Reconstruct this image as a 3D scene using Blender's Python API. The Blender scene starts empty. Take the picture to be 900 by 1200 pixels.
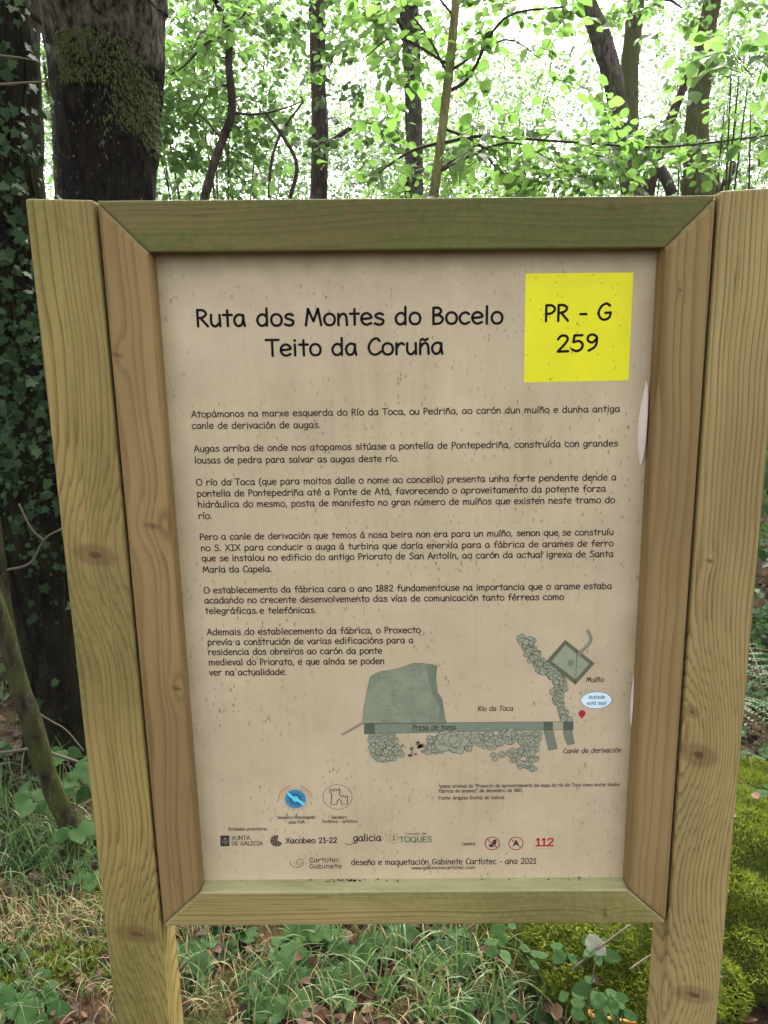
import bpy, bmesh, math, random
import numpy as np
from mathutils import Vector, Matrix, noise as mnoise

random.seed(7)
rng = np.random.default_rng(11)
SC = bpy.context.scene
COL = SC.collection

# ------------------------------------------------------------------ camera
GROUND_EYE = 1.55
BOARD_TOP = 1.756
CAM = Vector((-0.0196, -1.1877, GROUND_EYE))
ROT = Matrix(((0.99976, -0.015871, 0.014978), (0.012313, 0.976919, 0.213256), (-0.018017, -0.213021, 0.976881)))
F_PX = 903.1
cam_data = bpy.data.cameras.new('camera')
cam = bpy.data.objects.new('camera', cam_data)
COL.objects.link(cam)
r_, u_, f_ = ROT.col[0], ROT.col[2], ROT.col[1]
cam.matrix_world = Matrix(((r_[0], u_[0], -f_[0], CAM.x), (r_[1], u_[1], -f_[1], CAM.y), (r_[2], u_[2], -f_[2], CAM.z), (0, 0, 0, 1)))
cam_data.sensor_fit = 'VERTICAL'
cam_data.sensor_height = 24.0
cam_data.lens = F_PX / 1200 * 24.0
cam_data.clip_start = 0.05
cam_data.clip_end = 500
SC.camera = cam

# ------------------------------------------------------------------ light
SUN_EL, SUN_AZ = math.radians(52), math.radians(12)     # overcast-bright, from behind the wood
world = bpy.data.worlds.new('World')
SC.world = world
world.use_nodes = True
wn = world.node_tree.nodes
sky = wn.new('ShaderNodeTexSky')
sky.sky_type = 'NISHITA'
sky.sun_disc = False
sky.sun_elevation = SUN_EL
sky.sun_rotation = SUN_AZ
sky.dust_density = 4.0
sky.air_density = 1.0
sky.ozone_density = 0.6
wn['Background'].inputs[1].default_value = 0.15
veil = wn.new('ShaderNodeHueSaturation')           # a thin even cloud layer takes most of the blue out
veil.inputs['Saturation'].default_value = 0.35
world.node_tree.links.new(sky.outputs[0], veil.inputs['Color'])
world.node_tree.links.new(veil.outputs[0], wn['Background'].inputs[0])
sun_d = bpy.data.lights.new('sun', 'SUN')
sun_d.energy = 1.5
sun_d.angle = math.radians(14)
sun_d.color = (1.0, 0.96, 0.9)
sun = bpy.data.objects.new('sun', sun_d)
COL.objects.link(sun)
sdir = Vector((math.sin(SUN_AZ) * math.cos(SUN_EL), math.cos(SUN_AZ) * math.cos(SUN_EL), math.sin(SUN_EL)))
sun.rotation_euler = sdir.to_track_quat('Z', 'Y').to_euler()
SC.view_settings.view_transform = 'Standard'
SC.view_settings.look = 'None'
SC.view_settings.exposure = 2.5
SC.view_settings.gamma = 1.0
SC.view_settings.use_curve_mapping = False
SC.render.engine = 'CYCLES'
SC.cycles.use_denoising = True
SC.cycles.max_bounces = 8
SC.cycles.diffuse_bounces = 3
SC.cycles.transmission_bounces = 5
SC.cycles.glossy_bounces = 2
SC.cycles.sample_clamp_indirect = 6.0


def at(px, py, Y):
    """World point on the depth plane y = Y that a photo pixel (900 x 1200) looks at."""
    d = ROT @ Vector(((px - 450) / F_PX, 1.0, -(py - 600) / F_PX))
    return CAM + d * ((Y - CAM.y) / d.y)


# ------------------------------------------------------------------ object helpers
def link(name, data, parent=None):
    o = bpy.data.objects.new(name, data)
    COL.objects.link(o)
    if parent is not None:
        o.parent = parent
    return o


def tag(o, label=None, cat=None, group=None, kind=None):
    if label: o['label'] = label
    if cat: o['category'] = cat
    if group: o['group'] = group
    if kind: o['kind'] = kind
    return o


def thing(name, label, cat, loc=(0, 0, 0), group=None):
    o = link(name, None)
    o.location = loc
    o.empty_display_size = 0.1
    return tag(o, label, cat, group)


class MB:
    """Collects vertices and faces of one mesh object."""
    def __init__(self):
        self.v, self.f, self.n = [], [], 0

    def add(self, verts, faces):
        k = self.n
        self.v.extend([tuple(p) for p in verts])
        self.f.extend([tuple(i + k for i in q) for q in faces])
        self.n += len(verts)

    def build(self, name, mat, parent=None, smooth=False, off=(0, 0, 0)):
        m = bpy.data.meshes.new(name)
        ox, oy, oz = off
        m.from_pydata([(a - ox, b - oy, c - oz) for a, b, c in self.v], [], self.f)
        m.materials.append(mat)
        if smooth:
            m.polygons.foreach_set('use_smooth', [True] * len(m.polygons))
        m.update()
        return link(name, m, parent)


def np_mesh(name, V, faces_t, mat, parent=None, smooth=False, off=None):
    """V: (N, nv, 3) copies of one template whose faces are faces_t (lists of indices)."""
    N, nv = V.shape[:2]
    V = V.reshape(-1, 3)
    if off is not None:
        V = V - np.array(off)
    loops = np.concatenate([np.array(q) for q in faces_t])
    tot = np.array([len(q) for q in faces_t])
    allloops = (loops[None, :] + (np.arange(N) * nv)[:, None]).ravel().astype(np.int32)
    alltot = np.tile(tot, N).astype(np.int32)
    start = np.concatenate([[0], np.cumsum(alltot)[:-1]]).astype(np.int32)
    m = bpy.data.meshes.new(name)
    m.vertices.add(len(V)); m.vertices.foreach_set('co', V.astype(np.float32).ravel())
    m.loops.add(len(allloops)); m.loops.foreach_set('vertex_index', allloops)
    m.polygons.add(len(alltot)); m.polygons.foreach_set('loop_start', start)
    try:
        m.polygons.foreach_set('loop_total', alltot)
    except Exception:
        pass
    if smooth:
        m.polygons.foreach_set('use_smooth', [True] * len(alltot))
    m.update(calc_edges=True)
    m.validate()
    m.materials.append(mat)
    return link(name, m, parent)


def catmull(P, per=5, closed=False):
    P = [np.array(p, float) for p in P]
    if len(P) < 3 and not closed:
        return P
    n = len(P); out = []
    rngi = range(n if closed else n - 1)
    for i in rngi:
        if closed:
            a, b, c, d = P[i - 1], P[i], P[(i + 1) % n], P[(i + 2) % n]
        else:
            b, c = P[i], P[i + 1]
            a = P[i - 1] if i > 0 else 2 * b - c
            d = P[i + 2] if i + 2 < n else 2 * c - b
        for k in range(per):
            t = k / per
            out.append(0.5 * ((2 * b) + (c - a) * t + (2 * a - 5 * b + 4 * c - d) * t * t + (3 * b - a - 3 * c + d) * t ** 3))
    if not closed:
        out.append(P[-1])
    return out


def tube(mb, pts, radii, sides=8, bump=0.0, seed=0.0, freq=6.0, cap=True):
    pts = [Vector(p) for p in pts]
    n = len(pts)
    ref = Vector((0.3, 0.9, 0.1)).normalized()
    V = []
    for i, p in enumerate(pts):
        d = (pts[min(i + 1, n - 1)] - pts[max(i - 1, 0)]).normalized()
        a = d.cross(ref)
        if a.length < 1e-3: a = d.cross(Vector((1, 0, 0)))
        a.normalize(); b = d.cross(a)
        r = radii[i] if hasattr(radii, '__len__') else radii
        for k in range(sides):
            t = 2 * math.pi * k / sides
            q = a * math.cos(t) + b * math.sin(t)
            rr = r
            if bump:
                w = p + q * r
                rr = r * (1 + bump * mnoise.noise(Vector((w.x * freq + seed, w.y * freq, w.z * freq * 0.35)))
                          + bump * 0.5 * mnoise.noise(Vector((w.x * freq * 3 + seed, w.y * freq * 3, w.z * freq))))
            V.append(p + q * rr)
    F = []
    for i in range(n - 1):
        for k in range(sides):
            k2 = (k + 1) % sides
            F.append((i * sides + k, i * sides + k2, (i + 1) * sides + k2, (i + 1) * sides + k))
    if cap:
        F.append(tuple(range(sides - 1, -1, -1)))
        F.append(tuple((n - 1) * sides + k for k in range(sides)))
    mb.add(V, F)


# ------------------------------------------------------------------ material helpers
class G:
    """Small wrapper to write node maths as code."""
    def __init__(self, name):
        self.m = bpy.data.materials.new(name)
        self.m.use_nodes = True
        self.t = self.m.node_tree
        self.b = self.t.nodes['Principled BSDF']
        self.out = self.t.nodes['Material Output']

    def n(self, typ, **kw):
        x = self.t.nodes.new(typ)
        for k, v in kw.items(): setattr(x, k, v)
        return x

    def put(self, sock, v):
        if isinstance(v, bpy.types.NodeSocket): self.t.links.new(v, sock)
        elif v is not None: sock.default_value = v

    def M(self, op, a, b=None, c=None, clamp=False):
        x = self.n('ShaderNodeMath', operation=op, use_clamp=clamp)
        for s, v in zip(x.inputs, (a, b, c)): self.put(s, v)
        return x.outputs[0]

    def obj(self):
        return self.n('ShaderNodeTexCoord').outputs['Object']

    def sep(self, v):
        x = self.n('ShaderNodeSeparateXYZ'); self.put(x.inputs[0], v); return x.outputs

    def comb(self, a, b, c):
        x = self.n('ShaderNodeCombineXYZ')
        for s, v in zip(x.inputs, (a, b, c)): self.put(s, v)
        return x.outputs[0]

    def scale(self, v, s):
        x = self.n('ShaderNodeMapping'); self.put(x.inputs[0], v); x.inputs['Scale'].default_value = s; return x.outputs[0]

    def noise(self, v, scale, detail=3, rough=0.55, dist=0.0):
        x = self.n('ShaderNodeTexNoise'); self.put(x.inputs['Vector'], v)
        x.inputs['Scale'].default_value = scale; x.inputs['Detail'].default_value = detail
        x.inputs['Roughness'].default_value = rough; x.inputs['Distortion'].default_value = dist
        return x.outputs['Fac']

    def voro(self, v, scale, feature='F1', out='Distance'):
        x = self.n('ShaderNodeTexVoronoi', feature=feature); self.put(x.inputs['Vector'], v)
        x.inputs['Scale'].default_value = scale
        return x.outputs[out]

    def ramp(self, f, stops, interp='LINEAR'):
        x = self.n('ShaderNodeValToRGB'); x.color_ramp.interpolation = interp
        e = x.color_ramp.elements
        while len(e) < len(stops): e.new(0.5)
        for q, (p, c) in zip(e, stops):
            q.position = p; q.color = (*c, 1) if not isinstance(c, (int, float)) else (c, c, c, 1)
        self.put(x.inputs[0], f)
        return x.outputs[0]

    def mix(self, f, a, b, mode='MIX'):
        x = self.n('ShaderNodeMix', data_type='RGBA', blend_type=mode)
        self.put(x.inputs['Factor'], f)
        for s, v in ((x.inputs[6], a), (x.inputs[7], b)):
            self.put(s, (*v, 1) if isinstance(v, tuple) else v)
        return x.outputs[2]

    def bump(self, h, strength=0.5, dist=0.01):
        x = self.n('ShaderNodeBump'); self.put(x.inputs['Height'], h)
        x.inputs['Strength'].default_value = strength; x.inputs['Distance'].default_value = dist
        self.t.links.new(x.outputs[0], self.b.inputs['Normal'])

    def fin(self, col, rough=0.7, spec=0.3):
        self.put(self.b.inputs['Base Color'], (*col, 1) if isinstance(col, tuple) else col)
        self.put(self.b.inputs['Roughness'], rough)
        self.b.inputs['Specular IOR Level'].default_value = spec
        return self.m


def plain(name, col, rough=0.6, spec=0.3):
    return G(name).fin(col, rough, spec)


def wood(name, light, dark, axis, pith, spacing, knots, algae=0.3, seed=0.0, warm=0.0, alr=(0.42, 0.62)):
    """Planed softwood: growth rings round a pith line, bent round the knots."""
    g = G(name)
    s = g.sep(g.obj())
    X, Y, Z = (s[0], s[1], s[2]) if axis == 'z' else (s[2], s[1], s[0])
    v = g.comb(X, Y, Z)
    low = g.noise(g.scale(g.comb(g.M('ADD', X, seed), Y, Z), (1.2, 1.2, 0.9)), 2.0, 2)
    wob = g.noise(g.scale(v, (7, 7, 1.3)), 1.0, 2)
    xx = g.M('ADD', g.M('SUBTRACT', X, pith[0]), g.M('MULTIPLY', g.M('SUBTRACT', low, 0.5), 0.05))
    yy = g.M('SUBTRACT', Y, pith[1])
    r = g.M('SQRT', g.M('ADD', g.M('MULTIPLY', xx, xx), g.M('MULTIPLY', yy, yy)))
    r = g.M('ADD', r, g.M('MULTIPLY', g.M('SUBTRACT', wob, 0.5), 0.012))
    r = g.M('ADD', r, g.M('MULTIPLY', g.M('SUBTRACT', g.noise(g.scale(v, (110, 110, 5)), 1.0, 2), 0.5), 0.0022))
    r = g.M('ADD', r, g.M('MULTIPLY', g.M('SUBTRACT', g.noise(g.comb(g.M('MULTIPLY', r, 75), seed, 0.0), 1.0, 2), 0.5), 0.016))
    kmask = None
    for kx, kz, ax, az, amp in knots:
        dx = g.M('DIVIDE', g.M('SUBTRACT', X, kx), ax); dz = g.M('DIVIDE', g.M('SUBTRACT', Z, kz), az)
        q = g.M('ADD', g.M('MULTIPLY', dx, dx), g.M('MULTIPLY', dz, dz))
        e = g.M('POWER', 2.718, g.M('MULTIPLY', q, -0.5))
        r = g.M('ADD', r, g.M('MULTIPLY', e, amp))
        dx2 = g.M('DIVIDE', dx, 0.62); dz2 = g.M('DIVIDE', g.M('ADD', dz, g.M('MULTIPLY', dx, 0.12)), 0.2)
        q2 = g.M('ADD', g.M('MULTIPLY', dx2, dx2), g.M('MULTIPLY', dz2, dz2))
        q2 = g.M('ADD', q2, g.M('MULTIPLY', g.M('SUBTRACT', g.noise(v, 90, 3), 0.5), 0.5))
        k = g.M('ADD', g.M('MULTIPLY', g.M('MULTIPLY', g.M('SUBTRACT', 1.5, q2), 1.2, clamp=True), 0.5), g.M('MULTIPLY', g.M('MULTIPLY', g.M('SUBTRACT', 0.16, q2), 9.0, clamp=True), 0.6))
        kmask = k if kmask is None else g.M('MAXIMUM', kmask, k)
    ph = g.M('FRACT', g.M('DIVIDE', r, spacing))
    ringn = g.noise(g.scale(v, (40, 40, 2.0)), 1.0, 1)
    late = g.ramp(ph, [(0.0, 0.0), (0.5, 0.08), (0.80, 0.85), (0.88, 1.0), (0.97, 0.05)])
    late = g.M('MULTIPLY', late, g.M('ADD', 0.45, g.M('MULTIPLY', ringn, 0.9)), clamp=True)
    fib = g.noise(g.scale(v, (420, 420, 9)), 1.0, 2)
    col = g.mix(late, light, dark)
    tone = g.noise(g.scale(g.comb(g.M('ADD', X, seed * 2), Y, Z), (9, 9, 2.2)), 1.0, 3)
    col = g.mix(g.M('MULTIPLY', g.ramp(tone, [(0.35, 0.0), (0.7, 1.0)]), 0.45 + warm), col, (0.27, 0.165, 0.075), 'MIX')
    col = g.mix(g.M('MULTIPLY', fib, 0.35), col, (0.5, 0.42, 0.26), 'MULTIPLY')
    al = g.noise(g.scale(g.comb(g.M('ADD', X, seed * 3 + 4), Y, Z), (14, 14, 1.6)), 1.0, 4)
    al2 = g.noise(v, 90, 3)
    alm = g.M('MULTIPLY', g.ramp(al, [(alr[0], 0.0), (alr[1], 1.0)]), g.ramp(al2, [(0.3, 0.35), (0.65, 1.0)]))
    col = g.mix(g.M('MULTIPLY', alm, algae), col, (0.075, 0.10, 0.018))
    if kmask is not None:
        col = g.mix(g.M('MULTIPLY', kmask, 0.9, clamp=True), col, (0.105, 0.048, 0.02))
    big = g.noise(g.scale(g.comb(g.M('ADD', X, seed * 5), Y, Z), (5, 5, 1.7)), 1.0, 4, 0.6)
    col = g.mix(g.M('MULTIPLY', g.ramp(big, [(0.38, 1.0), (0.62, 0.0)]), 0.38), col, (0.45, 0.42, 0.36), 'MULTIPLY')
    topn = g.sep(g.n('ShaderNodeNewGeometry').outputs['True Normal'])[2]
    skylit = g.M('MULTIPLY', g.M('GREATER_THAN', topn, 0.6), g.ramp(g.noise(g.scale(v, (60, 20, 6)), 1.0, 4), [(0.3, 0.35), (0.6, 0.85)]))  # upward faces paled: sky light painted in along with pale algae
    col = g.mix(skylit, col, (0.47, 0.44, 0.24))
    crk = g.noise(g.scale(g.comb(g.M('ADD', X, seed * 7), Y, Z), (130, 30, 1.6)), 1.0, 2, 0.5)
    crk = g.M('MULTIPLY', g.ramp(g.M('ABSOLUTE', g.M('SUBTRACT', crk, 0.5)), [(0.0, 1.0), (0.012, 0.0)]), g.ramp(g.noise(g.scale(v, (25, 25, 3)), 1.0, 2), [(0.55, 0.0), (0.62, 1.0)]))
    col = g.mix(g.M('MULTIPLY', crk, 0.7), col, (0.05, 0.03, 0.015))
    fleck = g.voro(v, 55)
    col = g.mix(g.M('MULTIPLY', g.M('LESS_THAN', fleck, 0.05), 0.5), col, (0.03, 0.022, 0.012))
    g.bump(g.M('SUBTRACT', g.M('MULTIPLY', fib, 0.25), g.M('MULTIPLY', late, 0.5)), 0.35, 0.0015)
    return g.fin(col, 0.72, 0.25)


def leaf_mat(name, c1, c2, trans, tw=0.45, rough=0.45, c3=None, spec=0.3):
    g = G(name)
    ri = g.n('ShaderNodeNewGeometry').outputs['Random Per Island']
    stops = [(0.0, c1), (0.7, c2)] + ([(1.0, c3)] if c3 else [])
    col = g.ramp(ri, stops)
    m = g.fin(col, rough, spec)
    tr = g.n('ShaderNodeBsdfTranslucent')
    g.put(tr.inputs[0], g.mix(ri, trans, tuple(x * 0.7 for x in trans)))
    mx = g.n('ShaderNodeMixShader'); mx.inputs[0].default_value = tw
    g.t.links.new(g.b.outputs[0], mx.inputs[1]); g.t.links.new(tr.outputs[0], mx.inputs[2])
    g.t.links.new(mx.outputs[0], g.out.inputs[0])
    return m


def bark(name, dark, pale, moss_amt=0.3, moss=(0.05, 0.075, 0.012), scale=1.0, low=0.0, spots=0.3):
    g = G(name)
    v = g.obj()
    n1 = g.noise(g.scale(v, (14 * scale, 14 * scale, 5 * scale)), 1.0, 6, 0.65)
    n2 = g.noise(g.scale(v, (60, 60, 14)), 1.0, 4, 0.6)
    n3 = g.noise(v, 3.0 * scale, 3)
    col = g.mix(g.ramp(n1, [(0.4, 0.0), (0.7, 1.0)]), dark, pale)
    col = g.mix(g.M('MULTIPLY', g.ramp(n2, [(0.35, 1.0), (0.6, 0.0)]), 0.7), col, tuple(x * 0.35 for x in dark))
    sp = g.noise(g.scale(v, (70, 70, 40)), 1.0, 2)
    col = g.mix(g.M('MULTIPLY', g.ramp(sp, [(0.66, 0.0), (0.72, 1.0)]), spots), col, (0.22, 0.22, 0.19))
    col = g.mix(g.M('MULTIPLY', g.ramp(n3, [(0.5 - moss_amt * 0.25, 0.0), (0.62, 1.0)]), min(1, moss_amt * 1.6)), col, moss)
    g.bump(g.M('ADD', n1, g.M('MULTIPLY', n2, 0.4)), 0.9, 0.02)
    return g.fin(col, 0.9, 0.04)
# ---- measured lettering lines (panel metres) and drawing outlines
TEXT = [
    ('title', 'Ruta dos Montes do Bocelo', -0.3246, 1.5818, 0.1497, 1.5776, 0.0248, 'ink', 0, 0.16),
    ('title', 'Teito da Coruña', -0.2184, 1.5352, 0.0585, 1.5335, 0.0246, 'ink', 0, 0.16),
    ('route_number', 'PR - G', 0.2118, 1.5796, 0.3162, 1.5803, 0.0241, 'ink', 0, 0.16),
    ('route_number', '259', 0.2315, 1.533, 0.2973, 1.5344, 0.0245, 'ink', 0, 0.16),
    ('paragraph_1', 'Atopámonos na marxe esquerda do Río da Toca, ou Pedriña, ao carón dun muíño e dunha antiga', -0.3422, 1.4419, 0.3346, 1.439, 0.0099, 'brown', 0, 0.165),
    ('paragraph_1', 'canle de derivación de augas.', -0.3427, 1.4237, -0.1375, 1.4217, 0.01, 'brown', 0, 0.165),
    ('paragraph_2', 'Augas arriba de onde nos atopamos sitúase a pontella de Pontepedriña, construída con grandes', -0.3419, 1.3868, 0.3341, 1.3847, 0.0101, 'brown', 0, 0.165),
    ('paragraph_2', 'lousas de pedra para salvar as augas deste río.', -0.342, 1.3681, -0.0141, 1.3657, 0.0102, 'brown', 0, 0.165),
    ('paragraph_3', 'O río da Toca (que para moitos dalle o nome ao concello) presenta unha forte pendente dende a', -0.3419, 1.332, 0.334, 1.3301, 0.0103, 'brown', 0, 0.165),
    ('paragraph_3', 'pontella de Pontepedriña até a Ponte de Atá, favorecendo o aproveitamento da potente forza', -0.3419, 1.3136, 0.318, 1.3117, 0.0104, 'brown', 0, 0.165),
    ('paragraph_3', 'hidráulica do mesmo, posta de manifesto no gran número de muíños que existen neste tramo do', -0.3419, 1.2956, 0.3335, 1.2929, 0.0104, 'brown', 0, 0.165),
    ('paragraph_3', 'río.', -0.3423, 1.2765, -0.3198, 1.2765, 0.0105, 'brown', 0, 0.165),
    ('paragraph_4', 'Pero a canle de derivación que temos á nosa beira non era para un muíño, senon que se construíu', -0.3426, 1.2413, 0.3336, 1.2397, 0.0103, 'brown', 0, 0.165),
    ('paragraph_4', 'no S. XIX para conducir a auga á turbina que daría enerxía para a fábrica de arames de ferro', -0.342, 1.2224, 0.3345, 1.2207, 0.0103, 'brown', 0, 0.165),
    ('paragraph_4', 'que se instalou no edificio do antigo Priorato de San Antolín, ao carón da actual igrexa de Santa', -0.342, 1.2048, 0.3353, 1.2027, 0.0104, 'brown', 0, 0.165),
    ('paragraph_4', 'María da Capela.', -0.3415, 1.1854, -0.2264, 1.1851, 0.0105, 'brown', 0, 0.165),
    ('paragraph_5', 'O establecemento da fábrica cara o ano 1882 fundamentouse na importancia que o arame estaba', -0.3421, 1.1495, 0.335, 1.1478, 0.0106, 'brown', 0, 0.165),
    ('paragraph_5', 'acadando no crecente desenvolvemento das vías de comunicación tanto férreas como', -0.3422, 1.1318, 0.2568, 1.1299, 0.0107, 'brown', 0, 0.165),
    ('paragraph_5', 'telegráficas e telefónicas.', -0.3423, 1.1133, -0.1553, 1.1124, 0.0107, 'brown', 0, 0.165),
    ('paragraph_6', 'Ademais do establecemento da fábrica, o Proxecto', -0.3418, 1.0756, 0.0187, 1.0748, 0.0109, 'brown', 0, 0.165),
    ('paragraph_6', 'prevía a construción de varias edificacións para a', -0.342, 1.0574, 0.0061, 1.0568, 0.0109, 'brown', 0, 0.165),
    ('paragraph_6', 'residencia dos obreiros ao carón da ponte', -0.3423, 1.0398, -0.0466, 1.0385, 0.011, 'brown', 0, 0.165),
    ('paragraph_6', 'medieval do Priorato, e que aínda se poden', -0.3424, 1.0211, -0.0432, 1.0198, 0.011, 'brown', 0, 0.165),
    ('paragraph_6', 'ver na actualidade.', -0.3426, 1.0025, -0.2105, 1.0021, 0.0111, 'brown', 0, 0.165),
    ('map_lettering', 'Muíño', 0.2982, 0.9824, 0.3288, 0.9826, 0.0088, 'brown', 0.22, 0.14),
    ('map_lettering', 'Río da Toca', 0.1149, 0.9312, 0.1757, 0.9313, 0.0089, 'brown', 0.22, 0.14),
    ('map_lettering', 'Presa de toma', 0.0023, 0.8973, 0.0773, 0.8973, 0.009, 'brown', 0.22, 0.14),
    ('map_lettering', 'Canle de derivación', 0.2633, 0.8498, 0.3645, 0.8507, 0.0091, 'brown', 0.22, 0.14),
    ('map_lettering', 'Vostede', 0.3038, 0.9514, 0.3321, 0.9517, 0.0064, 'blue', 0, 0.14),
    ('map_lettering', 'está aquí', 0.3021, 0.9404, 0.3348, 0.9409, 0.0064, 'blue', 0, 0.14),
    ('trail_lettering', 'Sendeiro Homologado', -0.2405, 0.7268, -0.1717, 0.7269, 0.006, 'brown', 0, 0.14),
    ('trail_lettering', 'pola FGM', -0.2195, 0.7172, -0.1912, 0.7173, 0.006, 'brown', 0, 0.14),
    ('heritage_lettering', 'Sendeiro', -0.1437, 0.7262, -0.1156, 0.7263, 0.006, 'brown', 0, 0.14),
    ('heritage_lettering', 'histórico - artístico', -0.1592, 0.718, -0.0968, 0.7181, 0.006, 'brown', 0, 0.14),
    ('credit_lettering', 'Entidades promotoras:', -0.3283, 0.7044, -0.2575, 0.7044, 0.006, 'brown', 0, 0.14),
    ('credit_lettering', 'XUNTA', -0.3237, 0.6856, -0.2902, 0.6856, 0.0078, 'brown', 0, 0.15),
    ('credit_lettering', 'DE GALICIA', -0.3244, 0.6743, -0.2679, 0.6743, 0.0078, 'brown', 0, 0.15),
    ('credit_lettering', 'Xacobeo 21-22', -0.2266, 0.6778, -0.1341, 0.678, 0.0105, 'brown', 0, 0.18),
    ('credit_lettering', 'galicia', -0.1054, 0.6809, -0.0549, 0.6811, 0.0135, 'brown', 0, 0.15),
    ('credit_lettering', 'Concello de', -0.0127, 0.6931, 0.0256, 0.693, 0.0042, 'brown', 0, 0.14),
    ('credit_lettering', 'TOQUES', -0.0224, 0.6779, 0.0356, 0.678, 0.0108, 'toques', 0, 0.16),
    ('credit_lettering', 'Lembre:', 0.0895, 0.6706, 0.1137, 0.6707, 0.0064, 'brown', 0, 0.14),
    ('credit_lettering', '112', 0.2197, 0.6683, 0.2536, 0.6684, 0.0146, 'red', 0, 0.2),
    ('credit_lettering', 'deseño e maquetación Gabinete Cartotec - ano 2021', -0.1105, 0.6325, 0.2223, 0.6322, 0.0113, 'brown', 0, 0.14),
    ('credit_lettering', 'www.gabinetecartotec.com', -0.0016, 0.6223, 0.1132, 0.6224, 0.0068, 'brown', 0, 0.14),
    ('credit_lettering', 'Cartotec', -0.1856, 0.6388, -0.1311, 0.639, 0.0093, 'brown', 0, 0.13),
    ('credit_lettering', 'Gabinete', -0.1861, 0.6258, -0.1271, 0.626, 0.0093, 'brown', 0, 0.13),
    ('footnote', '*plano orixinal do "Proxecto de aproveitamento da auga do río da Toca como motor dunha', 0.0477, 0.7854, 0.3646, 0.7857, 0.0064, 'brown', 0, 0.14),
    ('footnote', 'fábrica de arames" de decembro de 1881.', 0.0477, 0.776, 0.1959, 0.7762, 0.0064, 'brown', 0, 0.14),
    ('footnote', 'Fonte: Arquivo Dixital de Galicia', 0.0476, 0.7623, 0.1634, 0.7624, 0.0065, 'brown', 0, 0.14),
]
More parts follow.
